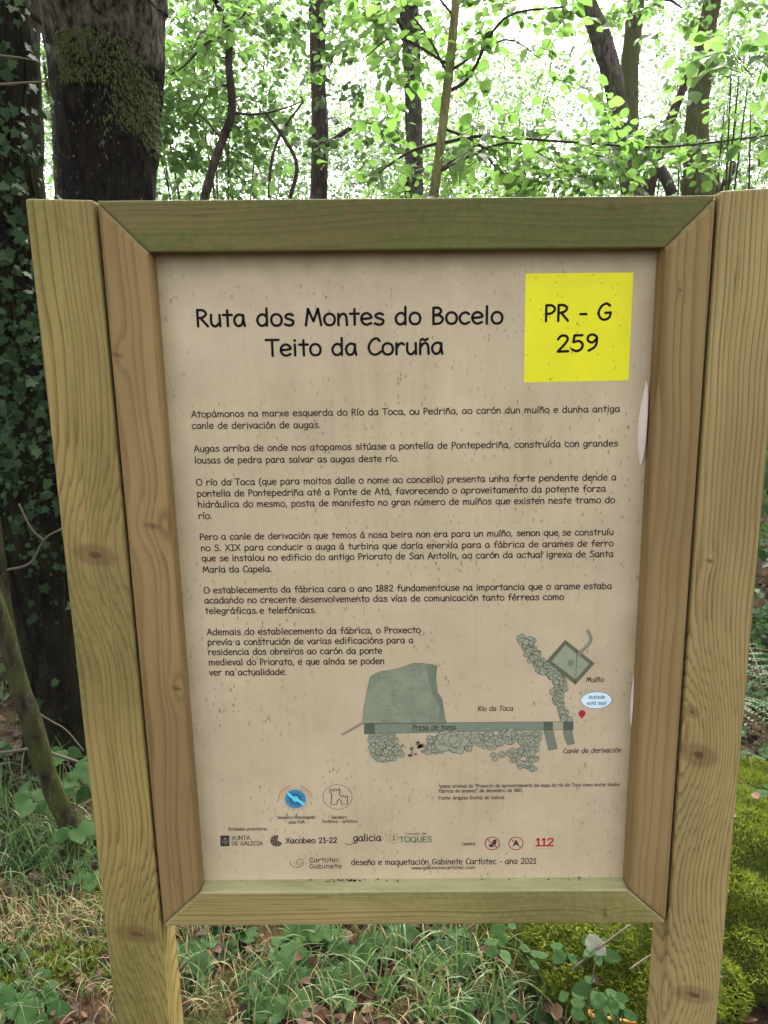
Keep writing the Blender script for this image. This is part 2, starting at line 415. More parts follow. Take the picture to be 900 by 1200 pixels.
ART = {
    'yellow': [(0.1822, 1.6506), (0.3451, 1.649), (0.3457, 1.4877), (0.1829, 1.4871)],
    'lake': [(-0.0845, 0.9099), (-0.0799, 0.9406), (-0.0755, 0.963), (-0.0682, 0.9964), (-0.0591, 1.0024), (-0.05, 1.0059), (-0.0344, 1.0082), (-0.0215, 1.0103), (-0.0086, 1.0151), (0.0069, 1.0204), (0.0223, 1.0196), (0.0378, 1.0178), (0.0455, 1.0144), (0.0433, 0.9923), (0.0458, 0.9672), (0.0505, 0.9601), (0.0543, 0.9531), (0.0569, 0.9333), (0.0608, 0.9083)],
    'lakedark': [(0.0275, 1.0146), (0.0378, 1.0167), (0.0449, 1.0138), (0.0428, 0.9923), (0.0453, 0.9672), (0.0536, 0.9525), (0.0561, 0.9333), (0.0598, 0.91), (0.0477, 0.9135), (0.0504, 0.939), (0.0375, 0.9645), (0.0312, 0.9924)],
    'path': [(-0.0853, 0.9128), (-0.0833, 0.9076), (-0.1193, 0.8868), (-0.1206, 0.8903)],
    'bar': [(-0.0806, 0.9103), (0.2798, 0.9097), (0.2803, 0.8946), (-0.081, 0.8904)],
    'sq1': [(-0.0806, 0.9103), (-0.0618, 0.9104), (-0.0622, 0.8905), (-0.081, 0.8904)],
    'sq2': [(0.2286, 0.9096), (0.2447, 0.9098), (0.2451, 0.8949), (0.229, 0.8949)],
    'sq3': [(0.2623, 0.9099), (0.2798, 0.91), (0.2803, 0.8949), (0.2627, 0.8948)],
    'gap': [(0.2447, 0.9094), (0.2623, 0.9096), (0.2627, 0.8948), (0.2451, 0.8949)],
    'ch1': [(0.229, 0.8949), (0.2451, 0.8947), (0.2485, 0.8786), (0.2538, 0.8584), (0.2389, 0.8553), (0.2346, 0.8723)],
    'ch2': [(0.2627, 0.8945), (0.278, 0.8943), (0.2796, 0.8814), (0.283, 0.8678), (0.2713, 0.8654), (0.2656, 0.8784)],
    'mill': [(0.261, 1.0587), (0.3115, 1.0161), (0.281, 0.9782), (0.23, 1.0208)],
    'millin': [(0.2615, 1.0511), (0.3038, 1.0155), (0.2804, 0.9873), (0.2387, 1.0207)],
    'hose': [(0.2829, 1.0309), (0.2925, 1.0415), (0.3013, 1.0521), (0.3037, 1.0621), (0.2984, 1.0743)],
    'millstones': [(0.1961, 1.0605), (0.2006, 1.0488), (0.2095, 1.0349), (0.2156, 1.0241), (0.226, 1.01), (0.2393, 0.9975), (0.2511, 0.9895), (0.253, 0.9755), (0.2519, 0.9614), (0.25, 0.9488), (0.2585, 0.936), (0.2633, 0.9233), (0.2674, 0.9137)],
    'ellipse': [(0.3174, 0.9489), (0.3436, 0.9486), (0.3168, 0.9643)],
    'pin': [(0.2939, 0.9245), (0.3, 0.9244), (0.2943, 0.9143)],
    'spiral': [(0.2718, 1.0172), (0.2776, 1.0171)],
    'stA': [(-0.0706, 0.8897), (-0.0338, 0.8893), (-0.0159, 0.851), (-0.0345, 0.8419), (-0.0638, 0.837)],
    'stB': [(0.0273, 0.8859), (0.2291, 0.8901), (0.2294, 0.8772), (0.116, 0.8622), (0.0271, 0.8502)],
    'stB2': [(0.0494, 0.8824), (0.0938, 0.8787), (0.0865, 0.8528), (0.0568, 0.8564)],
    'stC': [(0.1923, 0.8905), (0.2306, 0.89), (0.2197, 0.8546), (0.2146, 0.8186), (0.1908, 0.8222), (0.1845, 0.8386)],
    'stD': [(0.1339, 0.8555), (0.1827, 0.8582), (0.1801, 0.8354), (0.1385, 0.8391)],
    'stE': [(-0.0156, 0.8742), (0.0187, 0.8738), (0.0211, 0.8506), (-0.0053, 0.848)],
    'trail': [(-0.2056, 0.766), (-0.1871, 0.7658), (-0.176, 0.7657)],
    'castlec': [(-0.1309, 0.769), (-0.1051, 0.7687), (-0.1302, 0.7932)],
    'castle': [(-0.1431, 0.7545), (-0.1407, 0.7758), (-0.144, 0.7777), (-0.1438, 0.7851), (-0.1398, 0.7844), (-0.1392, 0.7806), (-0.1365, 0.7813), (-0.1361, 0.7847), (-0.1331, 0.785), (-0.1325, 0.7813), (-0.1298, 0.782), (-0.129, 0.7857), (-0.1264, 0.785), (-0.1274, 0.7731), (-0.1235, 0.7693), (-0.1234, 0.7715), (-0.1201, 0.7715), (-0.1198, 0.7685), (-0.1168, 0.7689), (-0.1164, 0.7715), (-0.1134, 0.7711), (-0.1138, 0.755), (-0.1239, 0.7547), (-0.1244, 0.7618), (-0.1283, 0.7645), (-0.1318, 0.7612), (-0.1324, 0.7544)],
    'xunta': [(-0.3436, 0.6943), (-0.3272, 0.6941), (-0.3285, 0.6726), (-0.3449, 0.6728)],
    'shell': [(-0.2432, 0.6826), (-0.2317, 0.6825)],
    'swash': [(-0.1203, 0.6763), (-0.1137, 0.6738), (-0.1057, 0.6762), (-0.102, 0.6812)],
    'crest': [(-0.0391, 0.6935), (-0.0259, 0.6934), (-0.0261, 0.6785), (-0.0328, 0.675), (-0.0394, 0.6786)],
    'no1': [(0.1431, 0.6739), (0.1559, 0.6738)],
    'no2': [(0.1854, 0.6735), (0.1981, 0.6734)],
    'dots': [(0.2182, 0.6618), (0.2538, 0.6619)],
    'gspiral': [(-0.1966, 0.6393), (-0.2103, 0.6394), (-0.2078, 0.6343), (-0.2037, 0.6327), (-0.1984, 0.6374)],
    'gcenter': [(-0.2087, 0.6375), (-0.1967, 0.6374)],
    'peel1': [(0.3728, 1.4855), (0.3668, 1.4486), (0.3639, 1.4152), (0.3657, 1.3813), (0.3705, 1.3538)],
    'peel2': [(0.3811, 1.0142), (0.3771, 0.9802), (0.3754, 0.941), (0.377, 0.9092), (0.3825, 0.8722)],
}
# ================================================================== ground
def ground_h(x, y):
    h = 0.035 * mnoise.noise(Vector((x * 1.3, y * 1.3, 0.3))) + 0.015 * mnoise.noise(Vector((x * 5, y * 5, 2.0)))
    if y > 6: h += 0.05 * (y - 6) + 0.15 * mnoise.noise(Vector((x * .2, y * .2, 5)))
    return h


def axis_pts(lo, hi, fine_lo, fine_hi, step):
    a = list(np.arange(fine_lo, fine_hi + 1e-6, step))
    s = step
    while a[-1] < hi: s *= 1.25; a.append(a[-1] + s)
    s = step
    while a[0] > lo: s *= 1.25; a.insert(0, a[0] - s)
    return a


gm = G('ground_litter_soil')
gv = gm.obj()
g1 = gm.noise(gv, 9, 6, 0.65); g2 = gm.noise(gv, 70, 4); g3 = gm.noise(gv, 1.6, 3)
gc = gm.ramp(g1, [(0.3, (0.018, 0.011, 0.007)), (0.5, (0.06, 0.03, 0.016)), (0.7, (0.12, 0.07, 0.035))])
gc = gm.mix(gm.ramp(g2, [(0.4, 0.0), (0.65, 0.6)]), gc, (0.02, 0.014, 0.008))
gc = gm.mix(gm.ramp(g3, [(0.5, 0.0), (0.62, 0.7)]), gc, (0.035, 0.05, 0.012))
gm.bump(gm.M('ADD', g1, g2), 0.8, 0.02)
gm.fin(gc, 0.95, 0.1)
mb = MB()
xs, ys = axis_pts(-90, 90, -3, 3, 0.08), axis_pts(-90, 140, -1.5, 5, 0.08)
mb.add([(x, y, ground_h(x, y)) for y in ys for x in xs],
       [(j * len(xs) + i, j * len(xs) + i + 1, (j + 1) * len(xs) + i + 1, (j + 1) * len(xs) + i)
        for j in range(len(ys) - 1) for i in range(len(xs) - 1)])
tag(mb.build('ground', gm.m, smooth=True), kind='structure')

# ================================================================== the information board
H, W2, PW, FW, REC, DEP, GAP, BW = 1.2201, 0.45, 0.0996, 0.0712, 0.0349, 0.0768, 0.0028, 0.0674
Z0, Z1 = BOARD_TOP - H, BOARD_TOP


def skew(p):
    """the frame has sagged a few millimetres out of square"""
    t = -0.0117 * (p[2] - Z0) / H
    return (p[0], p[1], p[2] + t * p[0])


board = thing('information_board', 'big wooden trail information board with beige printed panel and yellow route square', 'information board')


def prism(name, front, y0, y1, mat, parent, bev=0.003, sk=True, seg=2):
    bm = bmesh.new()
    a = [bm.verts.new((x, y0, z)) for x, z in front]
    b = [bm.verts.new((x, y1, z)) for x, z in front]
    n = len(front)
    bm.faces.new(a); bm.faces.new(b[::-1])
    for i in range(n):
        bm.faces.new((a[i], b[i], b[(i + 1) % n], a[(i + 1) % n]))
    bmesh.ops.recalc_face_normals(bm, faces=bm.faces)
    # a few loop cuts so a long board is not perfectly straight
    if bev: bmesh.ops.bevel(bm, geom=bm.edges[:], offset=bev, segments=seg, profile=0.6, affect='EDGES', clamp_overlap=True)
    if sk:
        for v in bm.verts: v.co = skew(v.co)
    m = bpy.data.meshes.new(name); bm.to_mesh(m); bm.free()
    m.materials.append(mat)
    return link(name, m, parent)


xl, xr = -W2 - GAP, W2 + GAP
LIGHT, DARK = (0.345, 0.262, 0.085), (0.165, 0.105, 0.030)
w_postl = wood('left_post_pine', LIGHT, DARK, 'z', (xl + 0.012 - 0.13, 0.06), 0.0066,
               [(xl - 0.050, 1.228, 0.055, 0.085, 0.026), (xl - 0.044, 0.523, 0.06, 0.085, 0.032)], 0.6, 0.3)
w_postr = wood('right_post_pine', (0.36, 0.275, 0.112), (0.172, 0.105, 0.037), 'z', (xr + 0.19, 0.06), 0.0074,
               [(xr + 0.012, 0.945, 0.022, 0.05, 0.012), (xr + 0.030, 0.865, 0.05, 0.10, 0.046), (xr + 0.052, 0.388, 0.055, 0.09, 0.044), (xr + 0.024, 1.204, 0.012, 0.02, 0.004)], 0.18, 1.7)
w_stl = wood('left_stile_pine', (0.31, 0.205, 0.083), (0.18, 0.105, 0.037), 'z', (-W2 - 0.02, 0.09), 0.0085,
             [(-W2 + 0.010, 1.541, 0.016, 0.024, 0.007), (-W2 + 0.042, 1.274, 0.022, 0.028, 0.012), (-W2 + 0.060, 0.995, 0.014, 0.024, 0.008)], 0.12, 3.1, 0.25)
w_str = wood('right_stile_pine', (0.295, 0.197, 0.083), (0.175, 0.106, 0.038), 'z', (W2 + 0.05, 0.11), 0.0095,
             [(W2 - 0.045, 1.62, 0.006, 0.012, 0.004)], 0.14, 4.4, 0.2)
w_top = wood('top_rail_pine', (0.18, 0.13, 0.05), (0.105, 0.07, 0.025), 'x', (Z1 - 0.1, 0.08), 0.007, [(Z1 - 0.02, 0.3, 0.01, 0.03, 0.004)], 0.88, 5.2, 0.1, (0.27, 0.5))
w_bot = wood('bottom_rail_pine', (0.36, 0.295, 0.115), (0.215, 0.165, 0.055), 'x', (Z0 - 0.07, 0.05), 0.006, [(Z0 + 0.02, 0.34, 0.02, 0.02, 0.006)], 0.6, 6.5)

prism('post', [(xl - PW, -0.4), (xl, -0.4), (xl, Z1 + 0.006), (xl - PW, Z1 + 0.010)], -0.003, DEP, w_postl, board, 0.004, False)
prism('post', [(xr, -0.4), (xr + PW, -0.4), (xr + PW, Z1 + 0.004), (xr, Z1 + 0.000)], -0.003, DEP, w_postr, board, 0.004, False)
fi = W2 - FW
zi0, zi1 = Z0 + BW, Z1 - FW
e = 0.0006
prism('stile', [(-W2, Z0 + e), (-fi, zi0 + e), (-fi, zi1 - e), (-W2, Z1 - e)], 0, 0.058, w_stl, board, 0.007)
prism('stile', [(W2, Z0 + e), (W2, Z1 - e), (fi, zi1 - e), (fi, zi0 + e)], 0, 0.058, w_str, board, 0.008)
prism('top_rail', [(-W2 + e, Z1), (-fi + e, zi1), (fi - e, zi1), (W2 - e, Z1)], 0, 0.058, w_top, board, 0.003)
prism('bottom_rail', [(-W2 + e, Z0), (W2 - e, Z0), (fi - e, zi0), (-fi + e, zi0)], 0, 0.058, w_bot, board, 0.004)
# --- the printed panel
pm = G('panel_print_film')
pv = pm.obj()
ps = pm.sep(pv)
base = pm.mix(pm.ramp(pm.noise(pv, 6, 6, 0.65), [(0.3, 0.0), (0.7, 1.0)]), (0.42, 0.33, 0.208), (0.53, 0.42, 0.275))
weave = pm.noise(pm.scale(pv, (900, 1, 140)), 1.0, 1)
base = pm.mix(pm.M('MULTIPLY', weave, 0.14), base, (0.34, 0.27, 0.19))
# green algae that has run down the middle, strongest half way
stre = pm.noise(pm.scale(pv, (17, 1, 1.3)), 1.0, 4, 0.6)
midx = pm.M('ABSOLUTE', pm.M('SUBTRACT', ps[0], 0.02))
midz = pm.M('ABSOLUTE', pm.M('SUBTRACT', ps[2], 1.42))
reg = pm.M('SUBTRACT', 1.0, pm.M('ADD', pm.M('MULTIPLY', midx, 1.7), pm.M('MULTIPLY', midz, 3.0)), clamp=True)
am = pm.M('MULTIPLY', pm.ramp(stre, [(0.42, 0.0), (0.72, 1.0)]), reg)
am = pm.M('MULTIPLY', am, pm.ramp(pm.noise(pm.scale(pv, (260, 1, 130)), 1.0, 3), [(0.35, 0.25), (0.65, 1.0)]))
base = pm.mix(pm.M('MULTIPLY', am, 0.55), base, (0.20, 0.19, 0.055))
# grime and painted shade under the top rail and along the edges
topg = pm.ramp(ps[2], [(0.0, 0.0), (1.0, 1.0)])
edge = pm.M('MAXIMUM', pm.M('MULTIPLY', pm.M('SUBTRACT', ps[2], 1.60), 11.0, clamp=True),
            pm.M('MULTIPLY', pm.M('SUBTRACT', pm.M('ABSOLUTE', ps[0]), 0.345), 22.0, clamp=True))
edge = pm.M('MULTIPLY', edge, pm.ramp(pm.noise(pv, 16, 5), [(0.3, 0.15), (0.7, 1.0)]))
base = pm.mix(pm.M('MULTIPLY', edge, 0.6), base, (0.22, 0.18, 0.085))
lip = pm.M('MULTIPLY', pm.M('SUBTRACT', ps[2], pm.M('ADD', 1.638, pm.M('MULTIPLY', pm.noise(pm.scale(pv, (30, 1, 4)), 1.0, 3), 0.03))), 26.0, clamp=True)  # second, narrower band: shade of the rail painted in with the grime
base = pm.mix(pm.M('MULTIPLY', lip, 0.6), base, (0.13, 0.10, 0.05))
run = pm.ramp(pm.noise(pm.scale(pv, (75, 1, 1.6)), 1.0, 3, 0.6), [(0.52, 0.0), (0.75, 1.0)])
base = pm.mix(pm.M('MULTIPLY', run, 0.12), base, (0.24, 0.20, 0.11))


def specks(col, scale, thr, amt, c, zs=1.0, mask=None):
    vv = pm.scale(pv, (1, 1, zs))
    wv = pm.n('ShaderNodeVectorMath', operation='ADD')
    nn = pm.n('ShaderNodeTexNoise'); nn.inputs['Scale'].default_value = scale * 1.7
    pm.t.links.new(pv, nn.inputs['Vector'])
    sc_ = pm.n('ShaderNodeVectorMath', operation='SCALE'); sc_.inputs['Scale'].default_value = 0.5 / scale
    pm.t.links.new(nn.outputs['Color'], sc_.inputs[0])
    pm.t.links.new(vv, wv.inputs[0]); pm.t.links.new(sc_.outputs[0], wv.inputs[1])
    x = pm.n('ShaderNodeTexVoronoi'); pm.t.links.new(wv.outputs[0], x.inputs['Vector']); x.inputs['Scale'].default_value = scale
    cs = pm.n('ShaderNodeSeparateColor'); pm.t.links.new(x.outputs['Color'], cs.inputs[0])
    size = pm.M('MULTIPLY', pm.M('POWER', cs.outputs[0], 3.0), thr)
    k = pm.M('MULTIPLY', pm.M('SUBTRACT', size, x.outputs['Distance']), 14.0, clamp=True)
    k = pm.M('MULTIPLY', k, pm.M('MULTIPLY', cs.outputs[1], amt))
    if mask is not None: k = pm.M('MULTIPLY', k, mask)
    return pm.mix(k, col, c)


patch = pm.ramp(pm.noise(pv, 9, 4, 0.65), [(0.42, 0.08), (0.62, 1.0)])
base = specks(base, 95, 0.27, 0.9, (0.12, 0.10, 0.06), 0.5, patch)
base = specks(base, 240, 0.42, 1.2, (0.15, 0.13, 0.07), 0.4, patch)
base = specks(base, 170, 0.38, 0.9, (0.16, 0.14, 0.08), 0.45, patch)
base = specks(base, 26, 0.10, 0.5, (0.24, 0.235, 0.20), 0.8)
base = specks(base, 40, 0.085, 1.1, (0.05, 0.043, 0.03), 0.6)
pm.bump(pm.noise(pv, 40, 2), 0.05, 0.002)
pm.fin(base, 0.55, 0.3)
px0, px1 = -fi - 0.004, fi + 0.004
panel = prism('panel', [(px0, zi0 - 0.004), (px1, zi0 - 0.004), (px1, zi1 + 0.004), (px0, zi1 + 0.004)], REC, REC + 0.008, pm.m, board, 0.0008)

INKS = {'ink': plain('black_ink', (0.010, 0.007, 0.008), 0.8, 0.1), 'brown': plain('brown_ink', (0.042, 0.028, 0.020), 0.8, 0.1),
        'red': plain('red_ink', (0.42, 0.02, 0.025), 0.5), 'toques': plain('green_ink', (0.075, 0.11, 0.055), 0.5),
        'blue': plain('blue_ink', (0.03, 0.12, 0.20), 0.5)}


# --- handwriting-like lettering drawn as pen strokes (cap height 100)
GL = {
 'a': (65, 's48,58 36,69 16,62 5,38 11,9 26,0 42,12 50,45|l50,66 51,28 56,0'), 'b': (66, 'l9,104 9,0|s9,45 25,65 44,62 54,37 44,9 25,0 9,10'),
 'c': (59, 's51,59 34,69 14,58 5,34 14,9 32,0 52,10'), 'd': (67, 'l54,104 53,0|s53,52 38,68 18,62 6,36 14,8 32,0 52,16'),
 'e': (62, 's7,35 28,36 54,42 48,60 30,69 12,58 5,34 14,9 32,0 53,9'), 'f': (51, 's48,98 36,103 25,92 22,66 22,0|l4,60 44,61'),
 'g': (62, 's48,56 34,69 15,62 5,38 14,12 30,6 46,22 50,60|s51,66 51,20 46,-16 28,-30 8,-20'), 'h': (65, 'l9,104 9,0|s9,38 22,62 38,67 48,50 51,0'),
 'i': (28, 'l12,68 12,0|.12,92'), 'j': (40, 's26,68 26,10 20,-20 8,-28 -4,-16|.26,92'), 'k': (60, 'l9,104 9,0|l48,66 9,28|l22,40 52,0'),
 'l': (28, 'l12,104 12,0'), 'm': (90, 'l9,68 9,0|s9,42 20,63 32,66 41,48 42,0|s42,44 53,63 65,66 74,48 77,0'), 'n': (61, 'l9,68 8,0|s9,40 22,62 37,67 47,52 51,0'),
 'o': (63, 'c30,69 12,59 5,34 13,8 31,0 50,9 57,36 49,60'), 'p': (64, 'l9,66 7,-32|s9,46 24,66 44,62 54,36 44,8 26,0 9,12'),
 'q': (64, 'l53,66 55,-32|s51,54 36,69 16,60 6,36 14,9 30,2 50,24'), 'r': (52, 'l9,68 9,0|s9,36 20,58 34,68 47,60'),
 's': (56, 's47,61 30,69 13,60 13,46 30,37 48,26 44,7 26,0 6,8'), 't': (50, 'l25,94 25,0|l3,67 47,67'), 'u': (62, 's9,68 8,24 17,3 32,1 48,20|l51,68 52,0'),
 'v': (54, 'l5,68 27,1 49,68'), 'w': (76, 'l5,68 20,2 37,54 55,2 71,68'), 'x': (60, 'l7,68 52,0|l50,68 5,0'), 'y': (57, 'l5,68 27,12|l52,68 18,-32'),
 'z': (58, 'l7,66 49,66 7,2 53,2'),
 'A': (74, 'l5,0 36,100 68,0|l15,34 58,36'), 'B': (66, 'l11,98 11,0|s11,98 36,97 49,78 36,60 12,53|s12,53 44,50 57,28 42,5 11,1'),
 'C': (68, 's62,84 46,100 24,88 7,52 14,14 34,0 54,6 66,18'), 'D': (75, 'l11,98 11,1|s11,98 42,88 66,50 46,14 11,1'), 'E': (66, 'l56,98 11,98 11,2 58,2|l11,52 52,53'),
 'F': (62, 'l56,98 11,98 11,0|l11,52 48,53'), 'G': (76, 's62,86 46,99 22,86 7,48 16,12 38,0 60,14 67,44|l67,44 40,42'), 'H': (75, 'l10,100 10,0|l62,100 62,0|l10,50 62,50'),
 'I': (56, 'l28,98 28,2|l8,98 48,98|l6,2 50,2'), 'J': (66, 'l24,98 64,98|s46,98 46,24 36,3 20,2 8,20'), 'K': (66, 'l10,100 10,0|l54,100 10,46|l22,54 60,0'), 'L': (58, 'l10,100 10,2 54,2'),
 'M': (90, 'l6,0 19,98 44,24 68,98 82,0'), 'N': (79, 'l9,0 9,98 66,2 66,100'), 'O': (82, 'c40,100 14,84 5,48 16,12 40,0 66,14 75,52 64,86'), 'P': (58, 'l10,98 10,0|s10,98 38,96 53,74 38,50 10,44'),
 'Q': (88, 'c40,100 14,84 5,48 16,12 40,0 66,14 75,52 64,86|l46,26 78,-14'), 'R': (65, 'l10,98 10,0|s10,98 38,96 52,76 38,56 10,48|l24,50 58,0'),
 'S': (68, 's58,86 38,100 16,88 16,68 36,55 56,40 55,14 34,0 7,12'), 'T': (67, 'l1,98 66,98|l33,98 33,0'), 'U': (74, 's9,100 9,38 16,8 36,0 57,10 64,44 64,100'),
 'V': (66, 'l5,100 34,0 64,100'), 'X': (72, 'l7,100 65,0|l63,100 5,0'), 'Y': (64, 'l4,100 32,52|l60,100 24,0'), 'Z': (68, 'l8,98 60,98 8,2 64,2'),
 '0': (64, 'c31,99 12,84 6,48 14,12 31,0 50,14 57,50 49,84'), '1': (46, 'l10,80 28,99 28,2|l8,2 46,2'), '2': (64, 's8,78 22,98 44,96 52,74 36,42 8,2|l8,2 56,2'),
 '3': (62, 's10,92 36,98 50,78 38,58 22,54|s22,54 46,48 54,24 36,2 8,6'), '4': (64, 'l44,0 44,98 6,34 58,34'), '5': (64, 'l52,97 16,97 11,56|s11,56 36,62 54,42 48,12 26,0 6,12'),
 '6': (62, 's46,96 22,74 7,34 16,6 34,0 52,16 48,44 30,52 10,38'), '7': (62, 'l6,97 56,97 20,0'), '8': (62, 'c30,99 12,86 16,64 44,44 52,20 32,0 8,14 12,38 44,62 50,84'),
 '9': (62, 's50,72 32,50 12,62 12,88 32,99 50,84 52,58 44,24 16,0'),
 '.': (24, '.10,3'), ',': (26, 'l13,5 6,-16'), ':': (28, '.12,50|.12,10'), '(': (36, 's30,106 12,76 9,30 18,-6 30,-24'), ')': (36, 's6,106 24,76 27,30 18,-6 6,-24'),
 '-': (42, 'l6,38 36,38'), '*': (44, 'l20,100 20,66|l6,92 34,74|l34,92 6,74'), '"': (40, 'l11,104 11,76|l27,104 27,76'), ' ': (42, ''),
}
ACC = {'á': ('a', 'l26,84 40,102'), 'é': ('e', 'l26,84 40,102'), 'ó': ('o', 'l26,84 40,102'), 'ú': ('u', 'l26,84 40,102'), 'í': ('ı', 'l10,84 24,102'), 'ñ': ('n', 's10,84 20,93 34,85 46,94')}
GL['ı'] = (28, 'l12,68 12,0')
for ch, (b_, s_) in ACC.items(): GL[ch] = (GL[b_][0], GL[b_][1] + '|' + s_)
LAY = [0]


def ribbon(mb, pts, w, y, closed=False, round_=True):
    """a flat pen stroke in the panel's plane"""
    P = [np.array(p[:2], float) for p in pts]
    n = len(P)
    if n < 2: return
    L, R = [], []
    for i in range(n):
        if closed: d = P[(i + 1) % n] - P[i - 1]
        else: d = P[min(i + 1, n - 1)] - P[max(i - 1, 0)]
        q = np.hypot(*d) or 1e-9
        nx = np.array([-d[1], d[0]]) / q * w / 2
        L.append(P[i] + nx); R.append(P[i] - nx)
    V = [(p[0], y, p[1]) for p in L] + [(p[0], y, p[1]) for p in R]
    F = [(i, n + i, n + (i + 1) % n, (i + 1) % n) for i in range(n if closed else n - 1)]
    mb.add(V, F)
    if round_ and not closed:
        for c, d in ((P[0], P[0] - P[1]), (P[-1], P[-1] - P[-2])):
            a0 = math.atan2(d[1], d[0])
            V = [(c[0] + w / 2 * math.cos(a0 + t), y, c[1] + w / 2 * math.sin(a0 + t)) for t in np.linspace(-math.pi / 2, math.pi / 2, 6)]
            mb.add(V, [tuple(range(6))])


def disc(mb, c, r, y, n=10, rz=None):
    rz = rz or r
    mb.add([(c[0] + r * math.cos(t), y, c[1] + rz * math.sin(t)) for t in np.linspace(0, 2 * math.pi, n, endpoint=False)], [tuple(range(n))])


def poly(mb, pts, y):
    a = sum(p[0] * q[1] - q[0] * p[1] for p, q in zip(pts, pts[1:] + pts[:1]))
    pts = pts if a > 0 else pts[::-1]
    mb.add([(x, y, z) for x, z in pts], [tuple(range(len(pts)))])


def write(mb, s, x0, z0, x1, z1, cap, slant, wt):
    adv = sum(GL[c][0] for c in s) + 3.0 * (len(s) - 1)
    k = cap / 100.0
    kx = (x1 - x0) / adv
    big = cap > 0.02
    per = 6 if big else 3
    x = 0.0
    for c in s:
        a, d = GL[c]
        jit = random.uniform(-0.6, 0.6)
        for st in (d.split('|') if d else []):
            LAY[0] = (LAY[0] + 1) % 4
            y = REC - 0.0004 - 0.00004 * LAY[0]

            def tr(p):
                u = x + p[0] + slant * p[1] * 0.55
                X = x0 + u * kx
                return (X, z0 + (z1 - z0) * (u / adv) + (p[1] + jit) * k)
            if st[0] == '.':
                disc(mb, tr([float(q) for q in st[1:].split(',')]), cap * wt * 0.62, y, 8)
                continue
            pts = [[float(q) for q in w.split(',')] for w in st[1:].split()]
            if st[0] == 'l':
                for p, q in zip(pts, pts[1:]): ribbon(mb, [tr(p), tr(q)], cap * wt, y)
            else:
                cl = st[0] == 'c'
                ribbon(mb, [tr(p) for p in catmull(pts, per, cl)], cap * wt, y, cl)
        x += a + 3.0


groups = {}
for gname, s, x0, z0, x1, z1, cap, ink, sl, wt in TEXT:
    write(groups.setdefault((gname if gname in ('title', 'route_number', 'footnote') or 'para' in gname else gname + '#' + s, ink), MB()), s, x0, z0, x1, z1, cap, sl, wt)
for (gname, ink), mb in groups.items():
    nm = 'paragraph' if gname.startswith('paragraph') else gname.split('#')[0]
    mb.build(nm, INKS[ink], panel)

# --- yellow square, plan of the dam and the mill, emblems
Y1 = REC - 0.0002
def art(name, mat, fn):
    mb = MB(); fn(mb); return mb.build(name, mat, panel)


ym = G('yellow_film'); yv = ym.obj()
yc = ym.mix(ym.M('MULTIPLY', ym.ramp(ym.noise(yv, 12, 4), [(0.4, 0.0), (0.75, 1.0)]), 0.35), (0.72, 0.66, 0.004), (0.50, 0.49, 0.01))
yc = ym.mix(ym.M('LESS_THAN', ym.voro(ym.scale(yv, (1, 1, 0.6)), 130), 0.12), yc, (0.30, 0.29, 0.02))
yc = ym.mix(ym.M('LESS_THAN', ym.voro(ym.scale(yv, (1, 1, 0.5)), 60), 0.075), yc, (0.16, 0.14, 0.02))
ym.fin(yc, 0.5)
art('route_square', ym.m, lambda m: poly(m, ART['yellow'], Y1))


def wash(name, c1, c2, scale=60):
    g = G(name); v = g.obj()
    c = g.mix(g.ramp(g.noise(v, scale, 5, 0.65), [(0.35, 0.0), (0.7, 1.0)]), c1, c2)
    c = g.mix(g.M('MULTIPLY', g.noise(v, 500, 2), 0.35), c, tuple(x * 0.6 for x in c1))
    return g.fin(c, 0.6)


lakem = wash('map_water_green', (0.195, 0.22, 0.145), (0.265, 0.275, 0.185), 45)
barm = wash('map_dam_green', (0.165, 0.20, 0.14), (0.215, 0.235, 0.17), 90)
sqm = wash('map_dark_green', (0.075, 0.092, 0.066), (0.10, 0.115, 0.083), 90)
stonem = wash('map_stone_green', (0.27, 0.285, 0.195), (0.36, 0.33, 0.23), 120)
linem = plain('map_line_ink', (0.045, 0.06, 0.042), 0.6)
pathm = wash('map_path_grey', (0.22, 0.19, 0.13), (0.27, 0.235, 0.165))


def lake(m): poly(m, ART['lake'], Y1)
art('reservoir_drawing', lakem, lake)
art('reservoir_shading', wash('map_water_deep_green', (0.135, 0.165, 0.11), (0.185, 0.205, 0.14), 70), lambda m: poly(m, ART['lakedark'], Y1 - 0.00006))
art('path_drawing', pathm, lambda m: poly(m, ART['path'], Y1 - 0.00008))
art('pipe_drawing', pathm, lambda m: ribbon(m, catmull(ART['hose'], 6), 0.006, Y1 - 0.00016))


def dam(m): poly(m, ART['bar'], Y1 - 0.0001)
art('dam_drawing', barm, dam)
for k in ('sq1', 'sq2', 'sq3'): art('dam_block', sqm, lambda m: poly(m, ART[k], Y1 - 0.00013))
art('sluice_gap', wash('map_gap_beige', (0.33, 0.30, 0.2), (0.38, 0.34, 0.24)), lambda m: poly(m, ART['gap'], Y1 - 0.00014))
chm = wash('map_channel_green', (0.15, 0.17, 0.115), (0.19, 0.205, 0.145))
for k in ('ch1', 'ch2'): art('channel_drawing', chm, lambda m: poly(m, ART[k], Y1 - 0.00015))
art('mill_wall', wash('map_mill_wall', (0.10, 0.105, 0.06), (0.14, 0.14, 0.085)), lambda m: poly(m, ART['mill'], Y1 - 0.0001))
art('mill_floor', wash('map_mill_floor', (0.25, 0.28, 0.18), (0.30, 0.32, 0.21)), lambda m: poly(m, ART['millin'], Y1 - 0.00013))


def inpoly(x, z, P):
    c = False
    for (a, b), (d, e_) in zip(P, P[1:] + P[:1]):
        if (b > z) != (e_ > z) and x < (d - a) * (z - b) / (e_ - b) + a: c = not c
    return c


